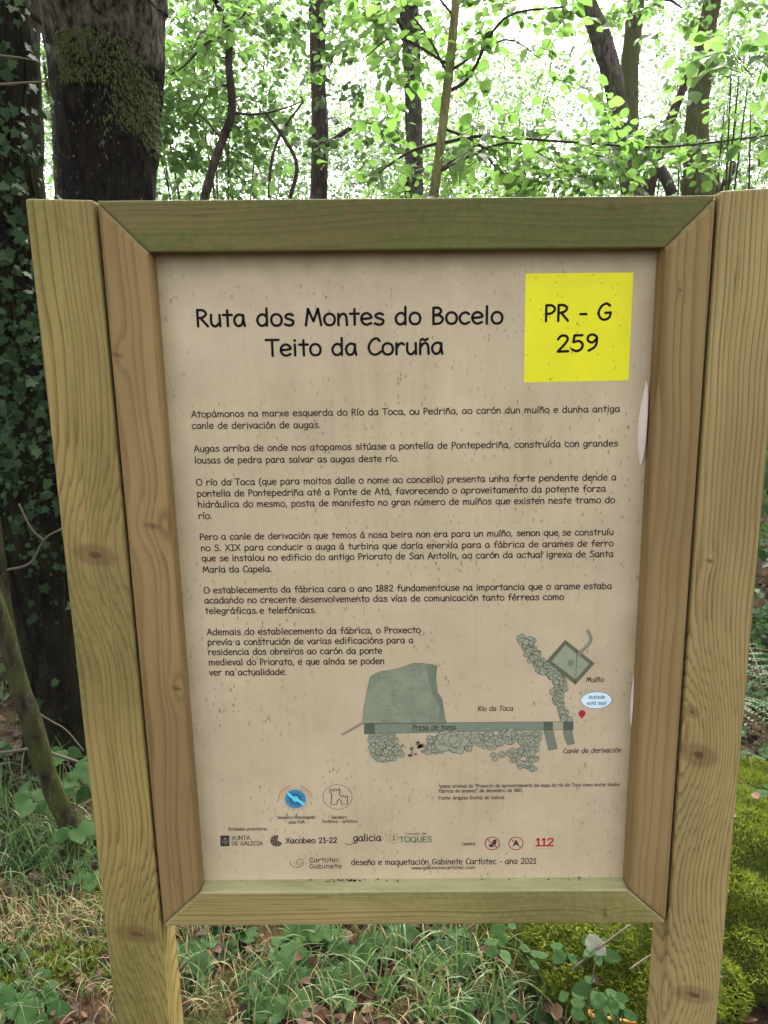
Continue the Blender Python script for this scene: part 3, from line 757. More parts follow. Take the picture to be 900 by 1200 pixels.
def blob(cx, cz, r):
    n = 9
    ph = random.uniform(0, 6.28)
    return catmull([(cx + r * random.uniform(0.72, 1.15) * math.cos(ph + t), cz + r * random.uniform(0.65, 1.05) * math.sin(ph + t))
                    for t in np.linspace(0, 2 * math.pi, n, endpoint=False)], 3, True)


fill, outl = MB(), MB()
nb = [0]
def stone(cx, cz, r):
    nb[0] += 1
    y = Y1 - 0.00018 - 0.0000012 * nb[0]
    b = [tuple(p) for p in blob(cx, cz, r)]
    poly(fill, b, y)
    ribbon(outl, b, 0.0009, y - 0.0000006, True)
    if r > 0.006:
        for _ in range(2):
            a = random.uniform(0, 6.28)
            ribbon(outl, catmull([(cx + r * 0.7 * math.cos(a), cz + r * 0.7 * math.sin(a)), (cx + r * .2 * math.cos(a + 1), cz + r * .2 * math.sin(a + 1)),
                                  (cx + r * .6 * math.cos(a + 2.6), cz + r * .6 * math.sin(a + 2.6))], 4), 0.0006, y - 0.0000008)


random.seed(21)
for key, n, r0, r1 in (('stA', 75, .004, .0085), ('stB', 90, .004, .011), ('stB2', 9, .010, .016), ('stC', 60, .004, .0075), ('stD', 8, .005, .009)):
    P = ART[key]
    xs_, zs_ = [p[0] for p in P], [p[1] for p in P]
    k = 0
    while k < n:
        x, z = random.uniform(min(xs_), max(xs_)), random.uniform(min(zs_), max(zs_))
        if inpoly(x, z, P): stone(x, z, random.uniform(r0, r1)); k += 1
ms = catmull(ART['millstones'], 6)
for i, p in enumerate(ms):
    wd = 0.012 if i < 45 else 0.006
    for _ in range(2 if i < 45 else 1):
        stone(p[0] + random.uniform(-wd, wd) * .8, p[1] + random.uniform(-wd, wd) * .5, random.uniform(.004, .0075))
fill.build('stones_drawing', stonem, panel)
P = ART['stE']; xs_, zs_ = [p[0] for p in P], [p[1] for p in P]
red = MB()
for _ in range(14):
    x, z = random.uniform(min(xs_), max(xs_)), random.uniform(min(zs_), max(zs_))
    b = [tuple(p) for p in blob(x, z, random.uniform(.002, .005))]
    poly(red, b, Y1 - 0.0006)
red.build('stones_drawing', wash('map_stone_brown', (0.20, 0.13, 0.09), (0.27, 0.2, 0.14)), panel)
for key in ('lake', 'bar', 'mill', 'millin', 'ch1', 'ch2'):
    ribbon(outl, ART[key], 0.0007, Y1 - 0.0002, True)
sx, sz = ART['spiral'][0]; sr = abs(ART['spiral'][1][0] - sx)
ribbon(outl, [(sx + sr * (1 - t / 18) * math.cos(t * 1.05), sz + sr * (1 - t / 18) * math.sin(t * 1.05)) for t in np.linspace(0, 17, 60)], 0.0008, Y1 - 0.0002)
mm = ART['mill']; ribbon(outl, [mm[0], ((mm[2][0] + mm[0][0]) / 2, mm[2][1])][:0] + [(mm[2][0], mm[2][1]), (mm[2][0], (mm[0][1] + mm[1][1]) / 2)], 0.0008, Y1 - 0.00022)
lx = [t for t in TEXT if t[1] == 'Presa de toma'][0]
ribbon(outl, [(lx[2], lx[3] - 0.002), (lx[4], lx[5] - 0.002)], 0.0009, Y1 - 0.0003)
random.seed(5)
for _ in range(70):      # pencil hatching on the water
    a = random.uniform(ART['lake'][3][0], ART['lake'][13][0]); b = random.uniform(ART['lake'][0][1], ART['lake'][9][1])
    if inpoly(a, b, ART['lake']) and inpoly(a + .012, b, ART['lake']):
        ribbon(outl, [(a, b), (a + random.uniform(.002, .01), b + random.uniform(-.004, .004))], 0.0004, Y1 - 0.00025)
outl.build('ink_outline', linem, panel)

ec, ex, ez = ART['ellipse']
art('location_oval', plain('pale_blue_print', (0.62, 0.74, 0.80), 0.5), lambda m: disc(m, ec, ex[0] - ec[0], Y1, 36, ez[1] - ec[1]))
art('location_oval_rim', INKS['blue'], lambda m: ribbon(m, [(ec[0] + (ex[0] - ec[0]) * math.cos(t), ec[1] + (ez[1] - ec[1]) * math.sin(t)) for t in np.linspace(0, 6.283, 40, endpoint=False)], 0.0008, Y1 - 0.0001, True))
pc, pr, pt = ART['pin']; rr = pr[0] - pc[0]
art('location_pin', plain('crimson_print', (0.40, 0.012, 0.03), 0.5), lambda m: (disc(m, pc, rr, Y1, 20), poly(m, [(pc[0] - rr * .86, pc[1] - rr * .5), pt, (pc[0] + rr * .86, pc[1] - rr * .5)], Y1 - 0.00004)))

# way-marked trail emblem: a turning blue wheel inside an orange wreath
tc, tr1, tr2 = ART['trail']; ra, rb = tr1[0] - tc[0], tr2[0] - tc[0]
art('emblem_wheel', plain('cyan_print', (0.08, 0.45, 0.62), 0.5), lambda m: disc(m, tc, ra, Y1, 32))


def swirl(m):
    for k in range(22):
        a = 2 * math.pi * k / 22
        ribbon(m, [(tc[0] + ra * t * math.cos(a + 1.1 * (1 - t)), tc[1] + ra * t * math.sin(a + 1.1 * (1 - t))) for t in np.linspace(0.38, 1.0, 6)], 0.0019, Y1 - 0.00008)
    for k in range(28):
        a = 2 * math.pi * k / 28
        disc(m, (tc[0] + ra * 1.2 * math.cos(a), tc[1] + ra * 1.2 * math.sin(a)), 0.0007, Y1 - 0.00008, 6)
art('emblem_spokes', plain('navy_print', (0.02, 0.04, 0.12), 0.5), swirl)
art('emblem_sweep', plain('bright_cyan_print', (0.12, 0.6, 0.75), 0.5), lambda m: ribbon(m, catmull([(tc[0] - ra * .7, tc[1] + ra * .6), (tc[0] - ra * .2, tc[1] + ra * .1), (tc[0] + ra * .2, tc[1] - ra * .1), (tc[0] + ra * .75, tc[1] - ra * .55)], 5), 0.0045, Y1 - 0.00014))


def wreath(m):
    for a0, a1 in ((0.02 * math.pi, 0.38 * math.pi), (0.60 * math.pi, 1.0 * math.pi)):
        ribbon(m, [(tc[0] + rb * math.cos(t), tc[1] + rb * .9 * math.sin(t)) for t in np.linspace(a0, a1, 14)], 0.0022, Y1)
        ribbon(m, [(tc[0] + rb * .86 * math.cos(t), tc[1] + rb * .78 * math.sin(t)) for t in np.linspace(a0, a1, 14)], 0.0008, Y1)
    for k in range(6):
        a = 1.2 * math.pi + 0.6 * math.pi * k / 5
        ribbon(m, [(tc[0] + rb * .78 * math.cos(a), tc[1] + rb * .78 * math.sin(a)), (tc[0] + rb * .92 * math.cos(a), tc[1] + rb * .92 * math.sin(a))], 0.001, Y1)
art('emblem_wreath', plain('orange_print', (0.42, 0.21, 0.07), 0.5), wreath)

cc, cx_, cz_ = ART['castlec']
art('castle_emblem', INKS['brown'], lambda m: (ribbon(m, [(cc[0] + (cx_[0] - cc[0]) * math.cos(t), cc[1] + (cz_[1] - cc[1]) * math.sin(t)) for t in np.linspace(0, 6.283, 40, endpoint=False)], 0.0008, Y1, True),
                                               ribbon(m, ART['castle'], 0.0017, Y1, True)))
art('crest_block', plain('dark_print', (0.03, 0.025, 0.03), 0.5), lambda m: poly(m, ART['xunta'], Y1))


def xun(m):
    (a, b), (c, _), (_, d) = ART['xunta'][0], ART['xunta'][1], ART['xunta'][2]
    w, h = c - a, d - b
    ribbon(m, [(a + .3 * w, b + .55 * h), (a + .7 * w, b + .55 * h), (a + .6 * w, b + .75 * h), (a + .4 * w, b + .75 * h)], 0.0009, Y1 - 0.0001, True)
    ribbon(m, [(a + .5 * w, b + .2 * h), (a + .5 * w, b + .45 * h)], 0.0009, Y1 - 0.0001)
    ribbon(m, [(a + .4 * w, b + .3 * h), (a + .6 * w, b + .3 * h)], 0.0009, Y1 - 0.0001)
    for t in (.2, .8):
        for q in (.35, .5, .65): disc(m, (a + t * w, b + q * h), 0.0007, Y1 - 0.0001, 6)
art('crest_chalice', plain('pale_print', (0.42, 0.35, 0.27), 0.5), xun)


def shell(m):
    c, e1 = ART['shell']; r = e1[0] - c[0]
    for k in range(9):
        a = math.radians(70 + k * 30)
        p0 = (c[0] + r * .12, c[1] + r * .1)
        p1 = (c[0] + r * math.cos(a), c[1] + r * math.sin(a))
        a2 = a + math.radians(24)
        p2 = (c[0] + r * math.cos(a2), c[1] + r * math.sin(a2))
        poly(m, [p0, p1, p2], Y1 - 0.00001 * k)
art('shell_emblem', INKS['brown'], shell)
art('galicia_flourish', INKS['brown'], lambda m: ribbon(m, catmull(ART['swash'], 6), 0.0013, Y1))


def crest(m):
    P = ART['crest']; ribbon(m, P, 0.0009, Y1, True)
    x = (P[0][0] + P[1][0]) / 2; w = P[1][0] - P[0][0]; zt, zb = P[0][1], P[2][1]; h = zb - zt
    poly(m, [(x - .22 * w, zt + .2 * h), (x + .22 * w, zt + .2 * h), (x, zt + .5 * h)], Y1)
    poly(m, [(x - .22 * w, zt + .8 * h), (x + .22 * w, zt + .8 * h), (x, zt + .4 * h)], Y1 - 0.00003)
art('town_crest', plain('olive_print', (0.16, 0.12, 0.04), 0.5), crest)


def noicon(m, key):
    c, e1 = ART[key]; r = e1[0] - c[0]
    ribbon(m, [(c[0] + r * math.cos(t), c[1] + r * math.sin(t)) for t in np.linspace(0, 6.283, 32, endpoint=False)], 0.0016, Y1 - 0.0001, True)
    ribbon(m, [(c[0] - r * .7, c[1] + r * .7), (c[0] + r * .7, c[1] - r * .7)], 0.0016, Y1 - 0.00014)


def fig(m):
    c, e1 = ART['no1']; r = e1[0] - c[0]
    disc(m, (c[0] + r * .35, c[1] + r * .35), r * .28, Y1, 12)
    poly(m, [(c[0] - r * .1, c[1] + r * .2), (c[0] + r * .6, c[1] + r * .1), (c[0] + r * .5, c[1] - r * .25), (c[0] - r * .05, c[1] - r * .1)], Y1 - 0.00002)
    poly(m, [(c[0] - r * .5, c[1] - r * .2), (c[0] - r * .05, c[1] - r * .05), (c[0] + r * .3, c[1] - r * .55), (c[0] - r * .3, c[1] - r * .6)], Y1 - 0.00004)


def flame(m):
    c, e1 = ART['no2']; r = e1[0] - c[0]
    poly(m, [(c[0] - r * .5, c[1] - r * .5), (c[0] - r * .25, c[1] + r * .1), (c[0], c[1] + r * .65), (c[0] + r * .3, c[1] + r * .1), (c[0] + r * .5, c[1] - r * .5), (c[0], c[1] - r * .2)], Y1)
art('prohibition_figure', plain('dark_figure_print', (0.045, 0.02, 0.028), 0.5), fig)
art('prohibition_flame', bpy.data.materials['dark_figure_print'], flame)
art('prohibition_ring', plain('dark_red_print', (0.24, 0.02, 0.03), 0.5), lambda m: noicon(m, 'no1'))
art('prohibition_ring', bpy.data.materials['dark_red_print'], lambda m: noicon(m, 'no2'))
d0, d1 = ART['dots']
art('emergency_underline', INKS['red'], lambda m: [disc(m, (d0[0] + (d1[0] - d0[0]) * t, d0[1]), 0.0007, Y1, 6) for t in np.linspace(0, 1, 14)])
gc0, gc1 = ART['gcenter']; gr = gc1[0] - gc0[0]
art('studio_emblem', INKS['brown'], lambda m: (ribbon(m, [(gc0[0] + gr * math.cos(t), gc0[1] + gr * .78 * math.sin(t)) for t in np.linspace(0.0, -3.4, 20)], 0.0011, Y1),
    ribbon(m, [(gc0[0] + gr * .5 + gr * .5 * math.cos(t), gc0[1] + gr * .1 + gr * .5 * math.sin(t)) for t in np.linspace(0.6, 4.9, 18)], 0.0011, Y1 - 0.00003),
    ribbon(m, [(gc0[0] + gr * .4, gc0[1]), (gc0[0] + gr, gc0[1])], 0.0011, Y1 - 0.00006)))

# --- the film has let go of its backing at the right edge and curls forward
peelm = plain('pale_film_back', (0.58, 0.48, 0.41), 0.5)
for key, wmax in (('peel1', 0.0105), ('peel2', 0.008)):
    mbp = MB()
    P = catmull([(p[0], p[1]) for p in ART[key]], 6)
    n = len(P)
    V, F = [], []
    for i, p in enumerate(P):
        w = wmax * math.sin(math.pi * i / (n - 1)) ** 0.7 + 0.0005
        for j, t in enumerate(np.linspace(0, 1, 5)):
            V.append((p[0] + w * t, REC - 0.0005 - w * 0.8 * math.sin(math.pi * t * 0.55), p[1]))
    for i in range(n - 1):
        for j in range(4): F.append((i * 5 + j, i * 5 + j + 1, (i + 1) * 5 + j + 1, (i + 1) * 5 + j))
    mbp.add(V, F)
    mbp.build('peeling_film', peelm, panel, True)
# black crumbs of dirt on the sill of the bottom rail
mbd = MB(); random.seed(3)
for i in range(46):
    x = random.gauss(-0.12, 0.02) if i < 26 else random.uniform(-0.37, 0.37)
    z = skew((x, 0, zi0))[2]
    y = REC - random.uniform(0.001, 0.008)
    s = random.uniform(.0008, .0022)
    q = [Vector((random.uniform(-1, 1), random.uniform(-1, 1), random.uniform(0.2, 1))) * s for _ in range(6)]
    c = Vector((x, y, z + s * 0.3))
    mbd.add([c + Vector((s * 1.4, 0, 0)), c + Vector((0, s, 0)), c + Vector((-s * 1.2, 0, 0)), c + Vector((0, -s, 0)), c + Vector((0, 0, s))], [(0, 1, 4), (1, 2, 4), (2, 3, 4), (3, 0, 4)])
tag(mbd.build('dirt_crumbs', plain('black_crumb', (0.015, 0.012, 0.008), 0.9), board), kind='stuff')

# ================================================================== vegetation helpers
def leaf_template(kind):
    if kind == 'quad':                      # far leaves: a lozenge
        return np.array([(0, 0, 0), (.55, .34, .05), (1, 0, -.04), (.45, -.34, .05)]), [(0, 3, 2, 1)]
    if kind == 'mid':                       # two halves folded along the midrib
        L = [(.0, 0, 0), (.18, .27, .05), (.5, .40, .09), (.8, .25, .05), (1.0, 0, -.10), (.8, -.25, .05), (.5, -.40, .09), (.18, -.27, .05), (.5, 0, 0)]
        return np.array(L), [(0, 8, 2, 1), (8, 4, 3, 2), (0, 7, 6, 8), (8, 6, 5, 4)]
    if kind == 'ivy':
        L = [(.0, 0, 0), (-.05, .38, .03), (.35, .30, .05), (.42, .5, .02), (.65, .2, .04), (1.0, 0, -.08),
             (.65, -.2, .04), (.42, -.5, .02), (.35, -.30, .05), (-.05, -.38, .03), (.4, 0, 0)]
        return np.array(L), [(0, 10, 2, 1), (10, 4, 3, 2), (10, 5, 4), (0, 9, 8, 10), (10, 8, 7, 6), (10, 6, 5)]
    if kind == 'near':                      # toothed, quilted blade
        side = []
        m = 13
        for i in range(m + 1):
            t = i / m
            w = 0.36 * math.sin(math.pi * min(1, t * 0.97 + 0.03) ** 0.75) ** 0.8 * (1.0 if i % 2 else 0.84)
            side.append((t, max(w, 0.0), 0.07 * math.sin(t * 9) * .35 + 0.06 - 0.14 * t * t))
        V, F = [], []
        for t, w, z in side: V.append((t, 0, z - 0.05))
        for s in (1, -1):
            o = len(V)
            for t, w, z in side: V.append((t, s * w * .5, z + .015 * math.sin(t * 40)))
            o2 = len(V)
            for t, w, z in side: V.append((t - 0.02, s * w, z - .02 + .02 * math.sin(t * 40 + 1)))
            for i in range(m):
                a = (i, i + 1, o + i + 1, o + i); b = (o + i, o + i + 1, o2 + i + 1, o2 + i)
                F += [a, b] if s > 0 else [a[::-1], b[::-1]]
        return np.array(V), F
    if kind == 'needle':                    # moss / hanging moss thread
        return np.array([(0, .12, 0), (.5, .09, .10), (1, 0, -.05), (.5, -.09, .10), (0, -.12, 0)]), [(0, 4, 3, 1), (1, 3, 2)]


TPL = {k: leaf_template(k) for k in ('quad', 'mid', 'ivy', 'near', 'needle')}


def place_leaves(P, D, N, S, kind):
    """P base points, D pointing direction, N face normal (roughly), S sizes -> (n, nv, 3)"""
    T, F = TPL[kind]
    D = D / (np.linalg.norm(D, axis=1, keepdims=True) + 1e-9)
    B = np.cross(N, D); B /= (np.linalg.norm(B, axis=1, keepdims=True) + 1e-9)
    Nn = np.cross(D, B)
    V = P[:, None, :] + S[:, None, None] * (T[None, :, 0:1] * D[:, None, :] + T[None, :, 1:2] * B[:, None, :] + T[None, :, 2:3] * Nn[:, None, :])
    return V, F


def rand_unit(n, up=0.0):
    v = rng.normal(size=(n, 3)); v /= np.linalg.norm(v, axis=1, keepdims=True)
    v[:, 2] += up
    return v / np.linalg.norm(v, axis=1, keepdims=True)


class Leaves:
    def __init__(self, kind): self.kind, self.V = kind, []

    def add(self, P, D, N, S):
        P, D, N, S = (np.asarray(q, float) for q in (P, D, N, S))
        if len(P): self.V.append(place_leaves(P, D, N, S, self.kind)[0])

    def count(self): return sum(len(v) for v in self.V)

    def build(self, name, mat, parent=None, off=None, smooth=False):
        return np_mesh(name, np.concatenate(self.V), TPL[self.kind][1], mat, parent, smooth, off)


def spray(mb, lv, a, b, leaf, n, droop=0.1, r0=0.003, rows=2, tw=None):
    """one leafy twig from a to b: a thin curved stem and alternate leaves held in a loose plane"""
    a, b = np.array(a, float), np.array(b, float)
    L = np.linalg.norm(b - a)
    mid = (a + b) / 2 + rng.normal(size=3) * L * 0.08 + np.array([0, 0, L * droop])
    end = b - np.array([0, 0, L * droop])
    pts = catmull([a, mid, end], 4)
    if mb is not None:
        tube(mb, pts, [r0 * (1 - .75 * i / (len(pts) - 1)) for i in range(len(pts))], 4, cap=False)
    pts = np.array(pts)
    t = np.sort(rng.uniform(0.12, 1.0, n)) * (len(pts) - 1)
    i = np.minimum(t.astype(int), len(pts) - 2); fr = (t - i)[:, None]
    P = pts[i] * (1 - fr) + pts[i + 1] * fr
    d = pts[i + 1] - pts[i]; d /= np.linalg.norm(d, axis=1, keepdims=True) + 1e-9
    up = np.array([0, 0, 1.0]) + rng.normal(size=3) * 0.35
    side = np.cross(d, up); side /= np.linalg.norm(side, axis=1, keepdims=True) + 1e-9
    sg = np.where(np.arange(n) % 2 == 0, 1, -1)[:, None]
    D = d * 0.55 + side * sg * rng.uniform(.6, 1.1, (n, 1)) + rng.normal(size=(n, 3)) * .25 + np.array([0, 0, -0.25])
    N = up[None, :] + rng.normal(size=(n, 3)) * 0.55
    S = leaf * rng.uniform(.55, 1.2, n)
    lv.add(P + D * 0.012, D, N, S)


def crown(mb, lv, centre, rad, ntw, leaf, per=9, tlen=0.35, r0=0.003, droop=.08):
    """twigs spread through an ellipsoid, denser in random clumps so sky shows between them"""
    c = np.array(centre, float); rad = np.array(rad, float)
    k = max(3, ntw // 9)
    cl = rng.normal(size=(k, 3)); cl /= np.linalg.norm(cl, axis=1, keepdims=True)
    cl = cl * rng.uniform(.15, 1, (k, 1)) ** .6
    for i in range(ntw):
        u = cl[rng.integers(k)] + rng.normal(size=3) * .16
        p = c + u * rad
        d = u * np.array([1, 1, .35]) + rng.normal(size=3) * .45
        d /= np.linalg.norm(d) + 1e-9
        spray(mb, lv, p, p + d * tlen * rng.uniform(.6, 1.3), leaf, per, droop, r0)


# leaf colours: living leaves only, the far ones paled to imitate an overexposed glow
LM = {
 'hazel': leaf_mat('hazel_leaf', (0.045, 0.09, 0.014), (0.075, 0.125, 0.02), (0.22, 0.41, 0.08), 0.54, 0.5, (0.10, 0.14, 0.025)),
 'lime': leaf_mat('young_leaf', (0.04, 0.08, 0.014), (0.09, 0.14, 0.028), (0.23, 0.42, 0.10), 0.54, 0.5),
 'far': leaf_mat('far_leaf', (0.05, 0.085, 0.04), (0.12, 0.17, 0.09), (0.29, 0.41, 0.20), 0.58, 0.7, None, 0.1),  # bright background glow painted into a paler leaf colour
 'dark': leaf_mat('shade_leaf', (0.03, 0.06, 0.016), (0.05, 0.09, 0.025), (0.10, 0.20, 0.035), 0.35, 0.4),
 'ivy': leaf_mat('ivy_leaf', (0.011, 0.025, 0.010), (0.026, 0.05, 0.02), (0.02, 0.05, 0.012), 0.06, 0.6, (0.045, 0.075, 0.028), 0.08),
 'bramble': leaf_mat('bramble_leaf', (0.020, 0.052, 0.012), (0.036, 0.08, 0.020), (0.08, 0.17, 0.03), 0.25, 0.6, (0.06, 0.11, 0.03), 0.12),
 'fern': leaf_mat('fern_leaf', (0.03, 0.075, 0.022), (0.05, 0.10, 0.03), (0.08, 0.17, 0.03), 0.25, 0.5),
 'grass': leaf_mat('grass_blade', (0.06, 0.115, 0.028), (0.10, 0.155, 0.05), (0.16, 0.26, 0.05), 0.3, 0.45, (0.15, 0.19, 0.085)),
 'straw': leaf_mat('dry_straw', (0.22, 0.145, 0.065), (0.34, 0.25, 0.125), (0.2, 0.14, 0.06), 0.15, 0.7, (0.15, 0.085, 0.04)),
 'litter': leaf_mat('dead_leaf', (0.03, 0.013, 0.008), (0.075, 0.032, 0.018), (0.05, 0.02, 0.01), 0.08, 0.7, (0.17, 0.095, 0.055)),
 'moss': leaf_mat('moss_tuft', (0.07, 0.105, 0.010), (0.14, 0.175, 0.018), (0.23, 0.28, 0.025), 0.35, 0.8, (0.25, 0.265, 0.03), 0.1),
 'barkmoss': leaf_mat('bark_moss', (0.05, 0.066, 0.014), (0.11, 0.125, 0.03), (0.12, 0.14, 0.03), 0.25, 0.8),
}
BK = {
 'black': bark('wet_black_bark', (0.003, 0.002, 0.0018), (0.026, 0.018, 0.014), 0.05, scale=2.4, spots=0.5),
 'ivytree': bark('shaded_bark', (0.006, 0.0045, 0.0035), (0.026, 0.02, 0.014), 0.32, (0.018, 0.02, 0.007), 1.4, spots=0.2),
 'mossy': bark('mossy_bark', (0.06, 0.044, 0.032), (0.18, 0.145, 0.105), 0.55, (0.075, 0.085, 0.022), 1.6, spots=0.6),
 'brown': bark('brown_bark', (0.032, 0.02, 0.017), (0.115, 0.078, 0.068), 0.12, (0.06, 0.07, 0.02), 1.3, spots=0.3),
 'lichen': bark('lichen_bark', (0.05, 0.038, 0.033), (0.19, 0.155, 0.135), 0.25, (0.07, 0.08, 0.03), 1.5, spots=0.9),
 'pale': bark('pale_sapling_bark', (0.22, 0.20, 0.085), (0.34, 0.31, 0.16), 0.15, (0.11, 0.13, 0.04), 2.0, spots=0.2),
 'twig': plain('twig_bark', (0.045, 0.033, 0.023), 0.8, 0.2),
 'drytwig': plain('dry_twig', (0.095, 0.078, 0.06), 0.9, 0.1),
}


def path_pts(pix, Y):
    """trunk axis points on depth Y (or per-point depth) from the photo's measured outline"""
    return [at(q[0], q[1], Y if len(q) < 4 else q[3]) for q in pix]


def px_r(w, Y): return w * (Y - CAM.y) / F_PX / 2 * 1.0


def trunk_mesh(mb, pix, Y, up=3.0, sides=14, bump=.12, seed=0.0, sub=6, flare=1.35, freq=9):
    """pix: (px, py, width_px) from the top down; grown on to the ground and upwards out of the picture"""
    P = path_pts(pix, Y); R = [px_r(q[2], Y) for q in pix]
    d0 = (P[0] - P[1]).normalized()
    P = [P[0] + d0 * up, P[0] + d0 * up * .5] + P; R = [R[0] * .55, R[0] * .8] + R
    d1 = (P[-1] - P[-2]).normalized()
    if d1.z > -0.3: d1 = Vector((d1.x, d1.y, -0.6)).normalized()
    g = ground_h(P[-1].x, P[-1].y)
    k = (P[-1].z - g) / -d1.z
    if k > 0.15:
        P += [P[-1] + d1 * k * .55, P[-1] + d1 * k * .88, P[-1] + d1 * (k + .12)]
        R += [R[-1] * 1.05, R[-1] * 1.12, R[-1] * flare]
    Q = catmull(P, sub)
    t = np.linspace(0, len(R) - 1, len(Q))
    RR = np.interp(t, range(len(R)), R)
    tube(mb, Q, list(RR), sides, bump, seed, freq)
    return [Vector(q) for q in Q], RR


def branch(mb, pix, Y, w0, w1, sides=6, seed=0, bump=.1, sub=4):
    P = catmull([at(q[0], q[1], q[2] if len(q) > 2 else Y) for q in pix], sub)
    n = len(P)
    tube(mb, P, [px_r(w0 + (w1 - w0) * i / (n - 1), Y) for i in range(n)], sides, bump, seed, 20)
    return P


def along(mb, lv, P, n, leaf, per=5, tl=.25, t0=.1):
    """leafy side twigs up and down a branch"""
    P = np.array(P)
    for i in range(n):
        t = rng.uniform(t0, 1) * (len(P) - 1.001); k = int(t)
        p = P[k] + (P[k + 1] - P[k]) * (t - k)
        d = (P[k + 1] - P[k]); d = d / (np.linalg.norm(d) + 1e-9) * .5 + rng.normal(size=3) * .7
        d[2] *= .6
        spray(mb, lv, p, p + d * tl * rng.uniform(.5, 1.2), leaf, per, .08, .0016)


# the thick trunk is bare and black below, grey and rough above a ragged line
t_ = BK['black'].node_tree; bs_ = t_.nodes['Principled BSDF']
lk = bs_.inputs['Base Color'].links[0].from_socket
gb = G.__new__(G); gb.m, gb.t, gb.b = BK['black'], t_, bs_
vv = gb.obj()
zz = gb.M('ADD', gb.sep(vv)[2], gb.M('MULTIPLY', gb.M('SUBTRACT', gb.noise(vv, 5, 5), 0.5), 0.9))
msk = gb.ramp(gb.M('SUBTRACT', zz, 2.3), [(0.42, 0.0), (0.5, 1.0)])
ruf = gb.ramp(gb.noise(gb.scale(vv, (30, 30, 16)), 1.0, 5, .7), [(0.4, (0.010, 0.008, 0.006)), (0.68, (0.13, 0.105, 0.08))])
gb.put(bs_.inputs['Base Color'], gb.mix(msk, lk, ruf))
# ================================================================== the two big trunks behind the board
def near_tree(name, label, pix, Y, mat, up, bump, shade_canopy, cn, seed):
    root = thing(name, label, 'tree', (0, 0, 0))
    mb = MB()
    Q, R = trunk_mesh(mb, pix, Y, up, 56, bump, seed, 26, 1.5, 7)
    root.location = Q[-1]; root.location.z = ground_h(Q[-1].x, Q[-1].y)
    off = tuple(root.location)
    br = MB()
    lv = Leaves('mid')
    top = Q[0]
    for c, rad, nt in shade_canopy:  # unseen crowns reaching forward overhead, added to shade the board
        P = catmull([top - Vector((0, 0, .6)), (Vector(top) + Vector(c)) / 2 + Vector((0, 0, .3)), Vector(c)], 5)
        tube(br, P, [.07 * (1 - .7 * i / (len(P) - 1)) for i in range(len(P))], 7, .1, 3)
        crown(br, lv, c, rad, nt, .17, 10, .7, .008)
    mb.build('trunk', mat, root, True, off)
    br.build('limbs', BK['twig'], root, True, off)
    lv.build('crown', LM['hazel'], root, off)
    return root, Q, R


thick, TQ, TR = near_tree('broad_tree', 'thick black barked tree trunk with mossy upper edge close behind the board',
    [(115, -30, 128), (117, 0, 124), (121, 60, 116), (124, 120, 112), (127, 180, 108), (129, 236, 104)], 2.6, BK['black'], 3.2, .13,
    [((-1.6, .4, 5.2), (2.3, 2.2, .9), 210), ((1.0, 1.2, 5.6), (2.2, 1.7, .8), 170), ((0.4, -1.8, 5.8), (2.4, 2.2, .8), 150)], 3, 1.0)
ivyt, IQ, IR = near_tree('ivy_clad_tree', 'dark leaning tree trunk overgrown with ivy beside the left wooden post',
    [(-16, -30, 98), (-13, 0, 98), (-8, 150, 97), (-1, 260, 96), (26, 450, 97), (52, 640, 96), (68, 760, 98), (80, 880, 108)], 1.55, BK['ivytree'], 2.6, .12,
    [((-2.2, -.6, 4.9), (1.9, 2.0, .8), 130), ((2.3, -1.6, 5.3), (1.9, 2.2, .8), 120)], 2, 8.0)


def on_trunk(Q, R, n, zlo, zhi, side=None, jitter=.0):
    """random points on a trunk's bark with outward normals"""
    z = np.array([q.z for q in Q])[::-1]
    X = np.array([q.x for q in Q])[::-1]; Yy = np.array([q.y for q in Q])[::-1]; Rr = np.array(R)[::-1]
    zz = rng.uniform(zlo, zhi, n)
    a = rng.uniform(0, 2 * math.pi, n) if side is None else rng.normal(side[0], side[1], n)
    x = np.interp(zz, z, X); y = np.interp(zz, z, Yy); r = np.interp(zz, z, Rr)
    nrm = np.stack([np.cos(a), np.sin(a), np.zeros(n)], 1)
    return np.stack([x, y, zz], 1) + nrm * (r * (1.0 + jitter))[:, None], nrm, a


# hanging moss on the thick trunk: a ragged collar above the bare black bark, and its lit edge
lv = Leaves('needle')
for zlo, zhi, side, n in ((2.66, 2.86, (-2.1, .6), 2600), (2.42, 2.78, (-.75, .3), 1500), (2.1, 2.75, (-2.95, .18), 900), (2.1, 2.7, (-0.2, .2), 700), (1.6, 2.2, (-2.75, .18), 800)):
    P, N, a = on_trunk(TQ, TR, n, zlo, zhi, side, .02)
    keep = np.array([mnoise.noise(Vector((p[0] * 7, p[1] * 7, p[2] * 4))) > -.12 for p in P])
    P, N = P[keep], N[keep]
    D = N * .5 + np.array([0, 0, -1.0]) + rng.normal(size=P.shape) * .35
    lv.add(P, D, N + rng.normal(size=P.shape) * .5, rng.uniform(.008, .028, len(P)))
off = tuple(thick.location)
lv.build('hanging_moss', LM['barkmoss'], thick, off)

